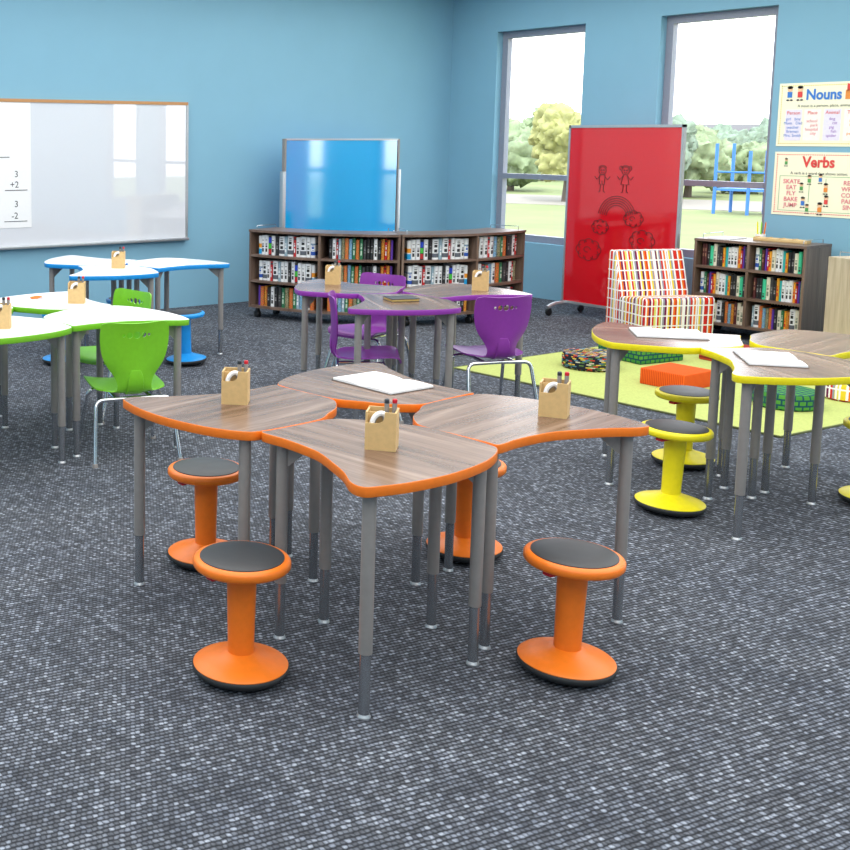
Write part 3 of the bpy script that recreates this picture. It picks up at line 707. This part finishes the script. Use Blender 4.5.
# ------------------------------------------------------------------ rug, cushions, armchair
rg = thing('rug', 'pale lime green area rug under the floor cushions', 'rug', (0, 0, 0))
P = [(6.49, 6.18), (6.63, 3.73), (9.35, 3.62), (9.25, 6.21)]
MB().prism(P, 0.001, .010).build('rug_pile', M['rug'], rg, smooth=0)
m = MB(); m.tube([(x, y, .007) for x, y in P], .0068, 8, True); m.build('rug_binding', M['rugedge'], rg)
RZ = .010
def cushion_box(x, y, a, w, d, h, mat, label, r=.02):
    o = MB().rbox(-w/2, w/2, -d/2, d/2, 0, h, r, 3).build('floor_cushion', mat, None, 40, (x, y, RZ), uvbox=True)
    o.rotation_euler = (0, 0, a); props(o, label, 'floor cushion', 'floor cushions on the rug')
def cushion_round(x, y, r, h, mat, label, seg=48, ex=1):
    m = MB().lathe([(0, 0), (r*.93, 0), (r, .012), (r, h-.018), (r*.95, h), (0, h+.004)], seg)
    o = m.build('round_floor_cushion', mat, None, 40, (x, y, RZ))
    ul = o.data.uv_layers.new(name='UVMap')
    for p in o.data.polygons:
        cs = [o.data.vertices[o.data.loops[li].vertex_index].co for li in p.loop_indices]
        base = math.atan2(sum(c.y for c in cs), sum(c.x for c in cs))
        for li in p.loop_indices:
            c = o.data.vertices[o.data.loops[li].vertex_index].co
            if abs(p.normal.z) > .7: ul.data[li].uv = (c.x, c.y)
            else:
                a = math.atan2(c.y, c.x)
                while a-base > PI: a -= 2*PI
                while a-base < -PI: a += 2*PI
                ul.data[li].uv = (a*r, c.z)
    props(o, label, 'floor cushion', 'floor cushions on the rug')
cushion_round(7.40, 5.66, .205, .115, M['bookprint'], 'round dark floor cushion printed with stacked books, left on the rug')
cushion_round(7.45, 4.17, .20, .105, M['greenprint'], 'round green block-print floor cushion seen between the yellow desk legs')
cushion_round(8.07, 4.06, .21, .115, M['stripes'], 'round striped floor cushion at the right picture edge')
cushion_box(7.40, 4.93, .03, .36, .34, .115, M['orangestripe'], 'square orange ribbed floor cushion in the middle of the rug', .006)
cushion_box(8.06, 5.70, -.13, .46, .44, .12, M['greenprint'], 'square green block-print floor cushion beside the armchair', .012)
cushion_box(8.62, 5.22, -.1, .42, .40, .10, M['redstripe'], 'square dark red ribbed floor cushion behind the orange one', .01)
ac = thing('armless_lounge_chair', 'armless lounge chair in striped grid fabric beside the red board', 'armchair', (8.965, 6.175, RZ), math.radians(-112+90))
Mx = Matrix.Rotation(PI/2, 4, 'Y')
def extrude_side(prof, w, name, mat, r=.02):
    bm = bmesh.new(); a = [bm.verts.new((-w/2, y, z)) for y, z in prof]; b = [bm.verts.new((w/2, y, z)) for y, z in prof]
    n = len(prof); bm.faces.new(a); bm.faces.new(b[::-1])
    for i in range(n): bm.faces.new((a[i], b[i], b[(i+1) % n], a[(i+1) % n]))
    bmesh.ops.recalc_face_normals(bm, faces=bm.faces[:])
    bmesh.ops.bevel(bm, geom=bm.edges[:], offset=r, segments=3, profile=.5, affect='EDGES')
    bm.verts.index_update(); mb = MB().add([v.co.copy() for v in bm.verts], [tuple(v.index for v in f.verts) for f in bm.faces]); bm.free()
    return mb.build(name, mat, ac, 40, uvbox=True)
extrude_side([(-.29, .03), (.10, .03), (.10, .37), (-.26, .41), (-.29, .39)], .66, 'seat_block', M['stripes'], .022)
extrude_side([(.08, .03), (.30, .03), (.30, .74), (.28, .765), (.20, .765), (.08, .40)], .66, 'back_block', M['stripes'], .02)
for sx in (-1, 1):
    for sy in (-.22, .22): MB().lathe([(.02, 0), (.025, .04), (0, .04)], 14, Matrix.Translation((sx*.27, sy, 0))).build('leg', M['black'], ac)

# ------------------------------------------------------------------ bookcases
def casters(pts, par):
    for x, y in pts:
        c = MB()
        for s in (-1, 1): c.lathe([(0, -.008), (.032, -.008), (.035, 0), (.032, .008), (0, .008)], 20, Matrix.Translation((x+s*.014, y, .036)) @ Matrix.Rotation(PI/2, 4, 'Y'))
        c.box(x-.012, x+.012, y-.02, y+.02, .05, .10)
        c.build('caster', M['black'], par)
ZT, ZB, TH = .862, .100, .022
levels = [ZB, ZB+.250, ZB+.500]            # undersides of the shelves that carry books
def ring(R0, R1, a0, a1, z0, z1, n=18):
    vs = []; 
    for k in range(n+1):
        a = a0+(a1-a0)*k/n
        for R in (R0, R1):
            for z in (z0, z1): vs.append((R*math.cos(a), R*math.sin(a), z))
    fs = []
    for k in range(n):
        i = 4*k; j = i+4
        fs += [(i, j, j+1, i+1), (i+2, i+3, j+3, j+2), (i, i+2, j+2, j), (i+1, j+1, j+3, i+3)]
    fs += [(0, 1, 3, 2), (4*n, 4*n+2, 4*n+3, 4*n+1)]
    return MB().add(vs, fs)
CX, CY, RO, RI = 8.42, 9.40, 1.82, 1.43
DG = math.radians
def radial(par, a, name, w=TH, z0=ZB, z1=ZT-TH, r0=RI+.001, r1=RO-.002):
    Mx = Matrix.Rotation(a, 4, 'Z'); return MB().box(r0, r1, -w/2, w/2, z0, z1, Mx).build(name, M['walnutv'], par, smooth=0)
def curved_case(a0, a1, amid, label):
    c = thing('curved_bookcase', label, 'bookcase', (CX, CY, 0), 0, 'curved mobile bookcases')
    ring(RI-.008, RO+.008, a0, a1, ZT-TH, ZT).build('top_panel', M['walnuth'], c, 30)
    for z in levels: ring(RI+.002, RO-.004, a0, a1, z, z+TH).build('shelf', M['walnuth'], c, 30)
    da = TH/2/RO
    radial(c, a0+da, 'side_panel'); radial(c, a1-da, 'side_panel'); radial(c, amid, 'divider')
    bk = ring(RI+.003, RI+.010, a0+2*da, a1-2*da, ZB+TH, ZT-TH).build('back_panel', M['black'], c, 30)
    pts = [((RO-.06)*math.cos(a), (RO-.06)*math.sin(a)) for a in (a0+.04, (a0+a1)/2, a1-.04)]+[((RI+.06)*math.cos(a), (RI+.06)*math.sin(a)) for a in (a0+.05, a1-.05)]
    casters(pts, c)
    for a, sgn in ((a0+.03, 1), (a1-.03, -1)):
        pr = []
        e = lambda R, aa, z: (R*math.cos(aa), R*math.sin(aa), z)
        MB().tube(fillet([e(RI+.05, a, ZT), e(RI+.05, a, ZT+.035), e(RO-.05, a, ZT+.035), e(RO-.05, a, ZT)], .01, 3), .0032, 6).build('wire_rail', M['chrome'], c)
    return c
aL0, aM, aR1 = DG(191.5), DG(239.3), DG(287)
curved_case(aL0, aM-.004, DG(215.5), 'left half of the curved walnut bookcase below the blue board')
curved_case(aM+.004, aR1, DG(264), 'right half of the curved walnut bookcase nearer the first window')

# book materials: function of generated coordinates
def bookmat(name, base, bands=(), noise=None, text=None, rough=.5):
    t = NT(name); tc = t.node('ShaderNodeTexCoord'); s = t.node('ShaderNodeSeparateXYZ'); t.link(tc.outputs['Generated'], s.inputs[0])
    z = s.outputs['Z']; yv = s.outputs['Y']; col = base
    if noise:
        ns = t.node('ShaderNodeTexNoise', i_Scale=14.0, i_Detail=3.0); t.link(tc.outputs['Object'], ns.inputs['Vector'])
        col = t.ramp(ns.outputs['Fac'], [(.35, noise[0]), (.45, noise[1]), (.55, noise[2]), (.65, noise[3 % len(noise)])], 'CONSTANT')
    for z0, z1, cc in bands:
        f = t.math('MULTIPLY', t.math('GREATER_THAN', z, z0), t.math('LESS_THAN', z, z1)); col = t.mix(f, col, cc)
    if text:
        z0, z1, cc, fr = text
        w = t.node('ShaderNodeTexWhiteNoise', noise_dimensions='1D'); t.link(t.math('FLOOR', t.math('MULTIPLY', z, fr)), w.inputs['W'])
        f = t.math('MULTIPLY', t.math('MULTIPLY', t.math('GREATER_THAN', z, z0), t.math('LESS_THAN', z, z1)), t.math('MULTIPLY', t.math('GREATER_THAN', w.outputs['Value'], .45), t.math('LESS_THAN', t.math('ABSOLUTE', t.math('SUBTRACT', yv, .5)), .26)))
        col = t.mix(f, col, cc)
    if isinstance(col, tuple): t.b.inputs['Base Color'].default_value = col
    else: t.link(col, t.b.inputs['Base Color'])
    t.b.inputs['Roughness'].default_value = rough; return t.m
W_, K_, B_, R_ = srgb(236, 238, 240), srgb(30, 32, 36), srgb(40, 84, 176), srgb(196, 34, 40)
BK = {
 'w': ('white', bookmat('book_white', W_, text=(.15, .85, K_, 34))),
 'W': ('white and black', bookmat('book_white_black', W_, [(.1, .3, srgb(90, 96, 106))], text=(.35, .9, K_, 22))),
 'b': ('white and blue', bookmat('book_white_blue', W_, [(.12, .3, B_), (.62, .7, srgb(120, 150, 180))], text=(.35, .6, B_, 30))),
 's': ('pale steel blue', bookmat('book_steel', srgb(150, 176, 190), text=(.2, .8, W_, 30))),
 'k': ('black', bookmat('book_black', K_, text=(.3, .7, srgb(150, 150, 150), 40))),
 't': ('blue, green and red banded', bookmat('book_bands', K_, [(.05, .3, R_), (.34, .6, srgb(60, 190, 60)), (.64, .92, srgb(30, 70, 200))])),
 'c': ('white, orange and blue banded', bookmat('book_white_bands', W_, [(.02, .3, srgb(20, 160, 220)), (.36, .58, srgb(236, 150, 30))])),
 'r': ('red', bookmat('book_red', R_, [(.85, .93, K_)], text=(.2, .7, W_, 26))),
 'g': ('green', bookmat('book_green', srgb(40, 116, 76), text=(.2, .8, srgb(190, 210, 190), 26))),
 'n': ('green and brown patterned', bookmat('book_pattern_nature', W_, noise=(srgb(70, 96, 60), srgb(140, 120, 90), srgb(176, 184, 150), srgb(66, 72, 60)))),
 'f': ('orange and green patterned', bookmat('book_pattern_flower', W_, noise=(srgb(210, 70, 44), srgb(230, 130, 60), srgb(90, 120, 60), srgb(190, 50, 50)))),
 'x': ('red and yellow patterned', bookmat('book_pattern_warm', W_, noise=(srgb(170, 30, 36), srgb(222, 176, 50), srgb(190, 60, 40), srgb(90, 110, 40)))),
 'l': ('blue and white patterned', bookmat('book_pattern_sky', W_, noise=(srgb(80, 140, 200), srgb(150, 190, 220), srgb(96, 130, 90), srgb(60, 110, 180)))),
 'T': ('teal', bookmat('book_teal', srgb(36, 176, 178))),
 'm': ('mint green', bookmat('book_mint', srgb(64, 204, 156), text=(.1, .3, K_, 20))),
 'y': ('amber yellow', bookmat('book_amber', srgb(240, 166, 40), text=(.2, .8, R_, 30))),
 'o': ('cream', bookmat('book_cream', srgb(232, 226, 206), text=(.15, .7, srgb(120, 130, 110), 30))),
 'p': ('purple', bookmat('book_purple', srgb(96, 58, 168))),
 'd': ('dark maroon', bookmat('book_maroon', srgb(84, 34, 36), text=(.4, .8, srgb(150, 110, 90), 20))),
 'e': ('dark grey', bookmat('book_dark', srgb(56, 56, 60), text=(.3, .6, srgb(120, 120, 120), 30))),
}
def book_mesh():
    # local: spine faces +x, thickness along y, unit size
    n = 6; pts = [(-1, -.5), (-.06, -.5)]+[(-.06+.06*math.sin(PI*k/n) if 0 < k < n else -.06, -.5+k/n) for k in range(1, n)]+[(-.06, .5), (-1, .5)]
    return MB().prism(pts, 0, 1)
BM = {}
ORD = ['first', 'second', 'third', 'fourth', 'fifth', 'sixth', 'seventh', 'eighth', 'ninth', 'tenth', 'eleventh', 'twelfth', 'thirteenth', 'fourteenth', 'fifteenth', 'sixteenth', 'seventeenth', 'eighteenth', 'nineteenth', 'twentieth']
def put_book(key, loc, rz, th, dp, h, label, group):
    if key not in BM: o = book_mesh().build('book', BK[key][1], None, 30); BM[key] = o
    else: o = BM[key].copy(); COL.objects.link(o)
    o.location = loc; o.rotation_euler = (0, 0, rz); o.scale = (dp, th, h); props(o, label, 'book', group)
WID = {'W': 1.5, 'w': 1, 'b': 1.1, 's': .75, 'k': .9, 't': .75, 'c': .9, 'r': .6, 'g': .85, 'n': .9, 'f': 1.0, 'x': .9, 'l': .9, 'T': .7, 'm': 1.0, 'y': .75, 'o': 1.1, 'p': .65, 'd': .8, 'e': .9}
rowA = 'cwwtwkWsWrwWwb'; rowA2 = 'bWwrWswwkwtwwWc'; rowB = 'kwrsnflgfgekkwkxrxp'; rowC = 'pfxkwkegnfgslWf'
rows = {('L', 0, 2): rowA, ('L', 0, 1): rowA2, ('L', 0, 0): rowC, ('L', 1, 2): rowB, ('L', 1, 1): rowB[::1], ('L', 1, 0): rowC[::-1]+'w',
        ('R', 0, 2): rowA, ('R', 0, 1): rowA2, ('R', 0, 0): rowB[:16], ('R', 1, 2): 'wwrwlngfkewr', ('R', 1, 1): 'wrnlwfgekwrn', ('R', 1, 0): 'kwrnlwfgewrk'}
NAMES = {2: 'top', 1: 'middle', 0: 'bottom'}
bays = {('L', 0): (aL0, DG(215.5)), ('L', 1): (DG(215.5), aM-.004), ('R', 0): (aM+.004, DG(264)), ('R', 1): (DG(264), aR1)}
for (u, b, lv), seq in rows.items():
    a0, a1 = bays[(u, b)]; a0 += .034+.01*random.random(); a1 -= .030
    tot = sum(WID[k] for k in seq); fill = (a1-a0)
    a = a0
    for i, k in enumerate(seq):
        da = fill*WID[k]/tot; am = a+da/2; a += da
        dp = .17+random.uniform(-.01, .01); Rf = RO-.05-random.uniform(0, .012); th = da*(Rf-dp)*1.0-.0008+0.0
        th = da*(Rf-dp)-.001 if True else th
        th = min(da*(Rf-.11), .2)-.002
        h = random.uniform(.178, .196) if k not in 'sWw' else random.uniform(.185, .200)
        p = (CX+Rf*math.cos(am), CY+Rf*math.sin(am), levels[lv]+TH)
        put_book(k, p, am, da*(Rf-dp)-.0006, dp, h, '%s book, %s from left, %s shelf, %s bay, curved bookcase' % (BK[k][0], ORD[i], NAMES[lv], {('L', 0): 'leftmost', ('L', 1): 'second', ('R', 0): 'third', ('R', 1): 'rightmost'}[(u, b)]), 'books on the curved bookcase')

# straight bookcase against the window wall
def straight_case(name, label, x, y, rz, w, dp, nb, mat, shelfmat, dl=0, closed_top=True):
    c = thing(name, label, 'bookcase', (x, y, 0), rz)
    # local: front faces -y, x to the viewer's right, origin front left
    MB().box(-.002, w+.002, -.004, dp, ZT-TH, ZT).build('top_panel', shelfmat, c, smooth=0)
    for xs in (0, w-TH): MB().box(xs, xs+TH, 0, dp, ZB, ZT-TH).build('side_panel', mat, c, smooth=0)
    for k in range(1, nb): MB().box(w*k/nb-TH/2, w*k/nb+TH/2, .003, dp-.01, ZB, ZT-TH).build('divider', mat, c, smooth=0)
    for z in levels: MB().box(TH, w-TH, .003, dp-.01, z, z+TH).build('shelf', shelfmat, c, smooth=0)
    o = MB().box(TH, w-TH, dp-.016, dp-.010, ZB+TH, ZT-TH).build('back_panel', M['perf'], c, smooth=0, uvbox=True)
    casters([(.06, .06), (w-.06, .06), (.06, dp-.06), (w-.06, dp-.06)], c)
    for xs in (.05, w-.05):
        MB().tube(fillet([(xs, .05, ZT), (xs, .05, ZT+.04), (xs, dp-.05, ZT+.04), (xs, dp-.05, ZT)], .01, 3), .0032, 6).build('wire_rail', M['chrome'], c)
    return c
bw = .972; brz = math.radians(-86.5); BX, BY = 9.57, 6.28
bc = straight_case('straight_bookcase', 'straight walnut bookcase with two bays of three shelves below the second window', BX, BY, brz, bw, .43, 2, M['walnutv'], M['walnuth'])
r1 = 'ddkmoekyTwwwyrpe'; r2 = 'bgdpryowwTykkomk'; r3 = 'kkmoekyTwwwyrpg'; r4 = 'pfelxoWkflxdoo'; r5 = 'sWflnfpkogyxWod'
c_, s_ = math.cos(brz), math.sin(brz)
for (b, lv), seq in {(0, 2): r1, (0, 1): r2, (0, 0): r4, (1, 2): r2, (1, 1): 'd'+r3, (1, 0): r5}.items():
    x0 = TH+.02+b*bw/2*.985; x1 = (b+1)*bw/2-TH-.008; tot = sum(WID[k] for k in seq); x = x0
    for i, k in enumerate(seq):
        w = (x1-x0)*WID[k]/tot; xm = x+w/2; x += w; y = .05+random.uniform(0, .01)
        h = random.uniform(.165, .195)
        p = (BX+c_*xm-s_*y, BY+s_*xm+c_*y, levels[lv]+TH)
        put_book(k, p, brz-PI/2, w-.0012, .15, h, '%s book, %s from left, %s shelf, %s bay, straight bookcase' % (BK[k][0], ORD[i], NAMES[lv], ['left', 'right'][b]), 'books on the straight bookcase')
# block and pencils on top of it
def onbc(xm, y): return (BX+c_*xm-s_*y, BY+s_*xm+c_*y)
tr = thing('pencil_tray', 'long pale wooden pencil tray on top of the straight bookcase', 'tray', (*onbc(.64, .25), ZT), brz)
MB().rbox(-.23, .23, -.04, .04, 0, .03, .004).build('tray_body', M['tray'], tr)
m = MB(); [m.box(-.22+.11*k, -.21+.11*k, -.042, .042, .024, .034) for k in range(5)]; m.build('groove_bar', M['box'], tr)
for k, (dx, c, nm, lean) in enumerate(((.39, 'yellow', 'yellow', -.05), (.415, 'green', 'green', .03), (.44, 'orange', 'orange', .1))):
    pn = thing('pencil', '%s pencil standing upright behind the tray on the straight bookcase' % nm, 'pencil', (*onbc(dx, .33), ZT), brz, 'upright pencils'); pn.rotation_euler = (0, lean, brz)
    MB().lathe([(0, 0), (.006, 0), (.006, .14), (.002, .16), (0, .16)], 8).build('pencil_body', M[c], pn)
cup = thing('pencil_cup', 'small white holder under the upright pencils on the straight bookcase', 'pencil holder', (*onbc(.415, .33), ZT), brz)
m = MB(); m.lathe([(0, 0), (.04, 0), (.042, .05), (.039, .05), (.037, .004), (0, .004)], 24); m.build('cup_body', M['paper'], cup)
pp_ = thing('paper_stack', 'thin stack of white paper left of the tray on the straight bookcase', 'paper', (*onbc(.19, .2), ZT), brz)
MB().box(-.10, .10, -.14, .14, 0, .008).build('paper_sheets', M['paper'], pp_, smooth=0)

# pale bookcase at the right edge
b3 = straight_case('pale_bookcase', 'pale ash bookcase cut by the right picture edge, its side panel showing', 8.875, 4.487, math.radians(-18), .9, .30, 2, M['oakv'], M['oakv'])
c3, s3 = math.cos(math.radians(-18)), math.sin(math.radians(-18))
for lv, seq in {2: 'xrd', 1: 'yxn', 0: 'kpp'}.items():
    x = TH+.008
    for i, k in enumerate(seq):
        w = .03; xm = x+w/2; x += w; y = .03
        put_book(k, (8.875+c3*xm-s3*y, 4.487+s3*xm+c3*y, levels[lv]+TH), math.radians(-18)-PI/2, w-.001, .15, .18, '%s book, %s from left on the %s shelf of the pale bookcase' % (BK[k][0], ORD[i], NAMES[lv]), 'books on the pale bookcase')

# ------------------------------------------------------------------ outside
GZ = -1.5
struct(MB().box(XW+.3, 160, -60, 160, GZ-.1, GZ).build('ground', M['lawn'], smooth=0))
m = MB(); m.add([(30, 70, GZ+.02), (52, 24, GZ+.02), (60, 28, GZ+.02), (38, 76, GZ+.02), (30, 70, GZ), (52, 24, GZ), (60, 28, GZ), (38, 76, GZ)], [(0, 1, 2, 3), (4, 7, 6, 5), (0, 4, 5, 1), (1, 5, 6, 2), (2, 6, 7, 3), (3, 7, 4, 0)])
struct(m.build('path', M['path'], smooth=0))
def blob(mb, c, r, sub=4, amp=.42):
    bm = bmesh.new(); bmesh.ops.create_icosphere(bm, subdivisions=sub, radius=1)
    from mathutils import noise
    for v in bm.verts:
        n = noise.noise(v.co*2.2+Vector(c)*.7)+.6*noise.noise(v.co*6+Vector(c))+.35*noise.noise(v.co*14+Vector(c)); v.co = Vector(c)+v.co*(r*(1+amp*n))
    bm.verts.index_update(); mb.add([v.co.copy() for v in bm.verts], [tuple(v.index for v in f.verts) for f in bm.faces]); bm.free()
def tree(x, y, h, r, mat, label):
    t = thing('tree', label, 'tree', (x, y, GZ), 0, 'trees outside the windows')
    MB().tube([(0, 0, 0), (.1, 0, h*.3), (0, .1, h*.65)], [.22, .16, .08], 8).build('trunk', M['bark'], t)
    mb = MB(); rr = random.Random(int(x*10))
    for k in range(14):
        a = rr.uniform(0, 6.28); q = rr.uniform(0, .72)*r; rb_ = min(r*rr.uniform(.4, .6), h*.36)
        blob(mb, (q*math.cos(a), q*math.sin(a), rr.uniform(h*.36, h-rb_*1.05)), rb_)
    mb.build('crown', mat, t, 80)
# positions along the windows' lines of sight
def out(u, v, dist):   # a direction through the window, at a ground distance
    d = Rt*((u-146.8)/1150.7)+Dn*((v-279.6)/1150.7)+Fw; d = Vector((d.x, d.y, 0)).normalized(); return (d.x*dist, d.y*dist)
TL = [(512, 74, 4.4, 2.4, 'leaf1', 'pale green tree seen at the left of the first window'), (545, 92, 5.8, 3.0, 'leaf1', 'taller green tree in the middle of the first window'),
      (568, 62, 5.0, 1.9, 'leaf2', 'yellowish tree at the right of the first window'), (690, 70, 4.2, 2.2, 'leaf1', 'green tree next to the red board in the second window'),
      (712, 92, 4.0, 3.0, 'leaf3', 'grey-green tree in the middle of the second window'), (738, 76, 3.2, 2.0, 'leaf1', 'low green tree behind the blue playground posts'),
      (770, 106, 4.6, 3.0, 'leaf3', 'grey-green tree at the right of the second window'), (655, 64, 4.6, 1.9, 'leaf3', 'grey-green tree partly behind the top right of the red board')]
for u, dd, h, r, mt, lb in TL:
    x, y = out(u, 150, dd); tree(x, y, h, r, M[mt], lb)
for u, w, lb in ((628, 34, 'long low tan building beyond the trees outside both windows'),):
    x, y = out(u, 150, 112); hs = thing('building', lb, 'building', (x, y, GZ), DG(125))
    MB().box(-w/2, w/2, -4, 4, 0, 3.0).build('wall', M['house'], hs, smooth=0)
    MB().add([(-w/2-.5, -4.5, 3), (w/2+.5, -4.5, 3), (w/2+.5, 4.5, 3), (-w/2-.5, 4.5, 3), (-w/2+3, 0, 4.4), (w/2-3, 0, 4.4)], [(0, 1, 5, 4), (1, 2, 5), (2, 3, 4, 5), (3, 0, 4), (3, 2, 1, 0)]).build('roof', M['roof'], hs, smooth=0)
    for k in range(7): MB().box(-w/2+2+k*4.4, -w/2+3.4+k*4.4, -4.06, -3.99, 1, 2.1).build('window', M['greytube'], hs, smooth=0)
pg = thing('playground_climber', 'blue playground climber with posts and slide outside the second window', 'playground', (47.5, 28.9, GZ), DG(-82))
for x, h in ((-1.0, 3.0), (.4, 2.7), (1.5, 3.1)):
    for y in (-.8, .8): MB().tube([(x, y, 0), (x, y, h)], .07, 10).build('post', M['playblue'], pg)
MB().box(-1.0, 1.5, -.8, .8, 1.0, 1.1).build('deck', M['playblue'], pg)
m = MB(); m.tube([(1.5, 0, 1.1), (2.2, 0, .8), (3, 0, .3), (3.4, 0, .25)], [.22, .22, .22, .22], 12); m.build('slide', M['playblue'], pg)
MB().tube([(-1, -.8, 1.8), (.4, -.8, 1.8), (1.5, -.8, 1.8)], .04, 8).build('railing', M['playblue'], pg)

# ------------------------------------------------------------------ light
sc_ = bpy.context.scene
w = bpy.data.worlds.new('sky'); sc_.world = w; w.use_nodes = True; nt = w.node_tree; bg = nt.nodes['Background']
tc = nt.nodes.new('ShaderNodeTexCoord'); sp = nt.nodes.new('ShaderNodeSeparateXYZ'); rp = nt.nodes.new('ShaderNodeValToRGB')
nt.links.new(tc.outputs['Generated'], sp.inputs[0]); nt.links.new(sp.outputs['Z'], rp.inputs[0])
rp.color_ramp.elements[0].position = .0; rp.color_ramp.elements[0].color = (1, 1, 1, 1); rp.color_ramp.elements[1].position = .45; rp.color_ramp.elements[1].color = (.80, .89, 1, 1)
nt.links.new(rp.outputs[0], bg.inputs[0]); bg.inputs[1].default_value = 4.0
def area(name, loc, sx, sy, p, col=(1, 1, 1), rot=(0, 0, 0)):
    l = bpy.data.lights.new(name, 'AREA'); l.shape = 'RECTANGLE'; l.size = sx; l.size_y = sy; l.energy = p; l.color = col
    o = bpy.data.objects.new(name, l); COL.objects.link(o); o.location = loc; o.rotation_euler = rot; return o
area('ceiling_softbox', ((X0+XW)/2, (Y0+YW)/2, CH-.02), 11.5, 11.8, 960, (1, .985, .965))  # unseen softbox spread under the ceiling, added for soft even overhead light
s = bpy.data.lights.new('sun', 'SUN'); s.energy = 2.8; s.angle = .02; s.color = (1, .97, .92)
so = bpy.data.objects.new('sun', s); COL.objects.link(so); so.rotation_euler = Vector((.55, .6, -1)).to_track_quat('-Z', 'Y').to_euler()
v = sc_.view_settings; v.view_transform = 'Standard'; v.look = 'None'; v.gamma = 1; v.exposure = 0; v.use_curve_mapping = False
